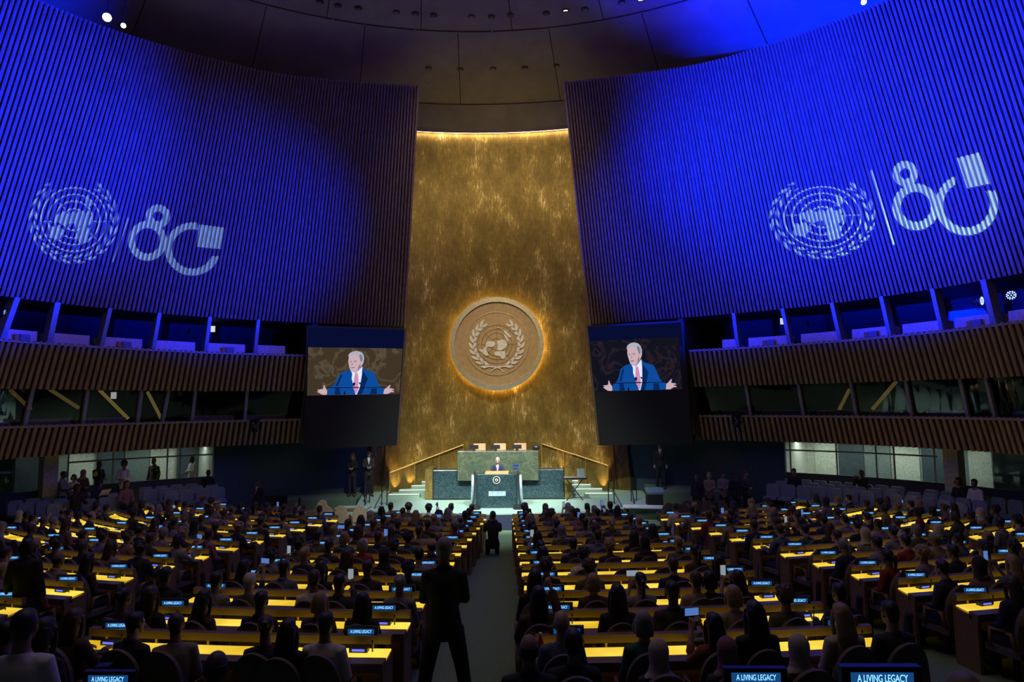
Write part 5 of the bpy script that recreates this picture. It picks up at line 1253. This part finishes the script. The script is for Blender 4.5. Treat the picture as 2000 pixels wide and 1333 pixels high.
# ------------------------------------------------------------------ grey-blue side seats
ss_b = MB(); ss_b.box((0, .0, .68), (.50, .10, .56)); 
def side_seat_meshes():
    b = MB(); prof = [(-.25, .40), (-.26, .84), (-.20, .94), (.20, .94), (.26, .84), (.25, .40)]
    n = len(prof); b.add([(x, -.05, z) for x, z in prof] + [(x, .05, z) for x, z in prof], [tuple(range(n)), tuple(range(n, 2*n))[::-1]] + [(i, n+i, n+(i+1)%n, (i+1)%n) for i in range(n)])
    return b.mesh('backrest', M_seatblue), MB().box((0, .25, .42), (.5, .42, .1)).mesh('seat', M_seatblue), MB().box((0, .1, .19), (.42, .2, .38)).mesh('base', M_dark)
SS = side_seat_meshes()
def side_rows(sx, spans, offs, occupied):
    side = SIDE[sx]
    for r, off in enumerate(offs):
        for j, (pa, pb) in enumerate(spans):
            ta, tb = sorted((tq_px(sx, pa), tq_px(sx, pb))); L_ = [ta]; t = ta
            q = Q(sx, t, off)
            while t < tb:
                t2 = t
                while t2 < tb + .2 and np.linalg.norm(Q(sx, t2, off) - q) < .52: t2 += .004
                t = t2; q = Q(sx, t, off)
                if t < tb: L_.append(t)
            for i, t in enumerate(L_):
                q = Q(sx, t, off); d = Q(sx, t + .02, off) - Q(sx, t - .02, off)
                nrm = Q(sx, t, off + 1) - q; rz = math.atan2(nrm[1], nrm[0]) - PI / 2
                sec = 'section nearer the stage' if j == 0 else 'outer section'
                c = thing('theatre_chair', 'grey-blue %s side seat, %s from stage end, %s row, %s' % (side, NTH[i], ('back', 'middle', 'front')[r], sec), 'seat', (q[0], q[1], ZS), rz, 'grey-blue seats along the %s wall' % side, .9)
                link('backrest', SS[0], c); link('seat', SS[1], c); link('base', SS[2], c)
                if (r, j, i) in occupied:
                    k = dict(occupied[(r, j, i)]); key = k.pop('key'); lb = k.pop('label'); f = nrm / np.linalg.norm(nrm)
                    person(key, (q[0] + f[0] * .29, q[1] + f[1] * .29, ZS), rz, lb, **k)
side_rows(-1, [(395, 262), (180, -30)], (.75, 1.7, 2.65), {
 (0, 0, 0): dict(key='m_lap', label='person in black jacket and white shirt in the left seats nearest the stage', hair='short', hairc='black', top='black', skin=3),
 (1, 0, 7): dict(key='m_lap', label='person in dark suit sitting at the walkway end of the left seats', hair='fringe', hairc='grey', top='charcoal', skin=1),
 (1, 1, 1): dict(key='paper', label='person in navy suit reading white sheets in the left side seats', hair='curly', hairc='black', top='navy', skin=1),
 (2, 1, 0): dict(key='f_lap', label='person in pink top with long dark hair in the left side seats', hair='long', hairc='brown', top='pink', skin=1),
 (2, 1, 3): dict(key='m_raise', label='person leaning with raised arm in the left side seats', hair='curly', hairc='black', top='black', skin=3)})
side_rows(1, [(1556, 1800), (1845, 2040)], (.75, 1.7, 2.65), {
 (0, 0, 5): dict(key='m_phone', label='person filming with raised hands among the right side seats', hair='short', hairc='black', top='black', skin=2),
 (1, 0, 1): dict(key='m_lap', label='person in black sitting near the stage end of the right seats', hair='short', hairc='black', top='black', skin=1),
 (0, 1, 2): dict(key='f_lap', label='dark-haired person in black beside the white shirt in the right outer seats', hair='bob', hairc='black', top='black', skin=1),
 (0, 1, 3): dict(key='m_shirt', label='person in white shirt sitting in the right outer seats', hair='short', hairc='black', top='white', skin=1)})
# paper sheets in the reader's hands are placed with the reader
for o in list(bpy.data.objects):
    if o.name.startswith('person') and 'reading white sheets' in o.get('label', ''):
        s = thing('paper_sheets', 'white paper sheets held by the reader in the left side seats', 'paper', (0, 0, 0)); R3 = Matrix.Rotation(o.rotation_euler[2], 3, 'Z')
        s.location = Vector(o.location) + R3 @ Vector((0, .46, .98)); s.rotation_euler = (.9, 0, o.rotation_euler[2] + .3)
        part('sheet', MB().box((0, 0, 0), (.34, .25, .006)), M_white, s)

# ------------------------------------------------------------------ tables beside the stage
def table(px, Y, w_, d_, lab, Z=None, top=M_woodlt, rz=0.0):
    Z = floor_z(Y) if Z is None else Z; X = x_at(px, Y, Z + .7)
    t = thing('side_table', lab, 'table', (X, Y, Z), rz)
    part('table_top', MB().box((0, 0, .73), (w_, d_, .04)), top, t)
    for sx in (-1, 1):
        for sy in (-1, 1): part('leg', MB().box((sx*(w_/2 - .06), sy*(d_/2 - .06), .355), (.05, .05, .71)), M_steel, t)
    return X, Y, Z
table(542, 24.6, 1.3, .7, 'small wooden table with dark chairs left of the stage', rz=.2)
for k, (px, Y) in enumerate(((524, 25.3), (546, 25.4), (572, 24.8))):
    X = x_at(px, Y, -1); c = thing('office_chair', 'black office chair at the small table left of the stage, %s from left' % NTH[k], 'chair', (X, Y, floor_z(Y)), PI + (0, .1, -1.2)[k], 'black office chairs left of the stage')
    part('backrest', MB().box((0, -.22, .80), (.44, .06, .50)), M_black, c); part('seat', MB().box((0, 0, .46), (.46, .44, .07)), M_black, c); part('pedestal', MB().tube([(0, 0, 0), (0, 0, .43)], .03).lathe([(.26, 0), (.05, .06)], 5), M_black, c)
table(642, 23.6, 2.0, .6, 'wooden secretariat table with tan chairs just left of the stage', rz=.25)
table(1262, 24.4, 1.6, .6, 'white-topped table with equipment just right of the stage', top=M_white, rz=-.2)
for k, (px, Y, rz) in enumerate(((600, 22.6, -.6), (622, 24.3, 2.9), (641, 22.6, .1), (667, 22.7, .2), (700, 22.9, .4))):
    X = x_at(px, Y, -1); c = chair(X, Y, floor_z(Y), rz, 'tan chair at the secretariat table left of the stage, %s from left' % NTH[k], 'tan chairs left of the stage'); [setm(q, mat('tan_leather', (.50, .38, .25), .5)) for q in c.children if q.name.startswith(('backrest', 'seat'))]  # brighter copy of the chair leather, stage light put into its colour
for k, (px, Y, rz) in enumerate(((1300, 23.2, .2), (1334, 24.2, .3), (1357, 24.2, .1), (1382, 24.1, -.1), (1322, 22.7, 0), (1410, 24.0, -.3))):
    X = x_at(px, Y, -1); c = chair(X, Y, floor_z(Y), rz, 'tan round-backed chair right of the stage, %s in the cluster' % NTH[k], 'tan chairs right of the stage')
X, Y, Z = x_at(1277, 25.4, 0), 25.4, floor_z(25.4)
eq = thing('equipment_rack', 'low audio rack with pale top right of the stage', 'rack', (X, Y, Z))
part('case', MB().box((0, 0, .55), (.55, .5, 1.1)), M_dark, eq); part('mixer', MB().box((0, -.05, 1.16), (.62, .45, .08), M=Matrix.Rotation(.3, 3, 'X')), mat('mixer_blue', (.16, .24, .30), .4), eq)
# steps at both stage corners
for sx, px in ((-1, 690), (1, 1256)):
    for k in range(3):
        Y = 24.3 + .25 * k; X = x_at(px, Y, -1.2) + sx * (.55 - .22 * k)
        struct('corner_step', MB().box((X, Y + .3, (-1.5 + ZS - .2 + .2 * k) / 2 - .1 + .1), (1.2, .8, .18 + .18 * k)), M_stagecarpet)
# small things on the nearest desks
def on_desk(px, n, d=.16):
    X = 0
    for _ in range(4): X = x_at(px, row_y(n, X, d), .3)
    y = row_y(n, X, d); return X, y, row_z(n, row_y(n, X)) + .752
X, Y, Z = on_desk(1056, 0, .2); b = thing('drink_bottle', 'bottle of red drink on the desk at the aisle end, right centre block', 'bottle', (X, Y, Z))
part('bottle', MB().lathe([(.034, 0), (.036, .02), (.036, .13), (.014, .18), (.014, .20)], 16), mat('red_drink', (.55, .06, .02), .2, emit=(.5, .04, .01), estr=.0), b, True); part('cap', MB().lathe([(.016, .20), (.016, .222)], 12), M_white, b)
for px, n, lab in ((536, 1, 'dark folder lying on the glowing desk of the third desk row, left block'), (200, -1, 'dark folder lying on the desk behind the left foreground display'), (1134, -1, 'thin dark card on the second desk row, right centre block'), (1130, 0, 'small dark card on the third desk row, right centre block')):
    X, Y, Z = on_desk(px, n); o = part('folder', MB().box((0, 0, 0), (.21 if n == 1 else .12, .10, .01)), M_black); o.location = (X, Y, Z + .006); o.rotation_euler = (0, 0, .2); tag(o, lab, 'folder')
X, Y, Z = on_desk(1380, 0, .15); o = part('handbag', MB().ell((0, 0, .07), (.20, .10, .075)).tube([(-.1, 0, .12), (0, 0, .2), (.1, 0, .12)], .012, 6), M_black, smooth=True); o.location = (X, Y, Z); tag(o, 'black handbag slumped on the desk between two people, right centre block', 'bag')
X, Y = x_at(822, 7.6, floor_z(7.6)), 7.7; o = part('white_bag', MB().ell((0, 0, .13), (.16, .12, .13)).tube([(-.06, 0, .2), (0, 0, .34), (.06, 0, .2)], .01, 6), mat('bag_plastic', (.40, .40, .40), .3), smooth=True); o.location = (X, Y, floor_z(7.7)); tag(o, 'crumpled pale plastic bag on the floor beside the centre aisle', 'bag')
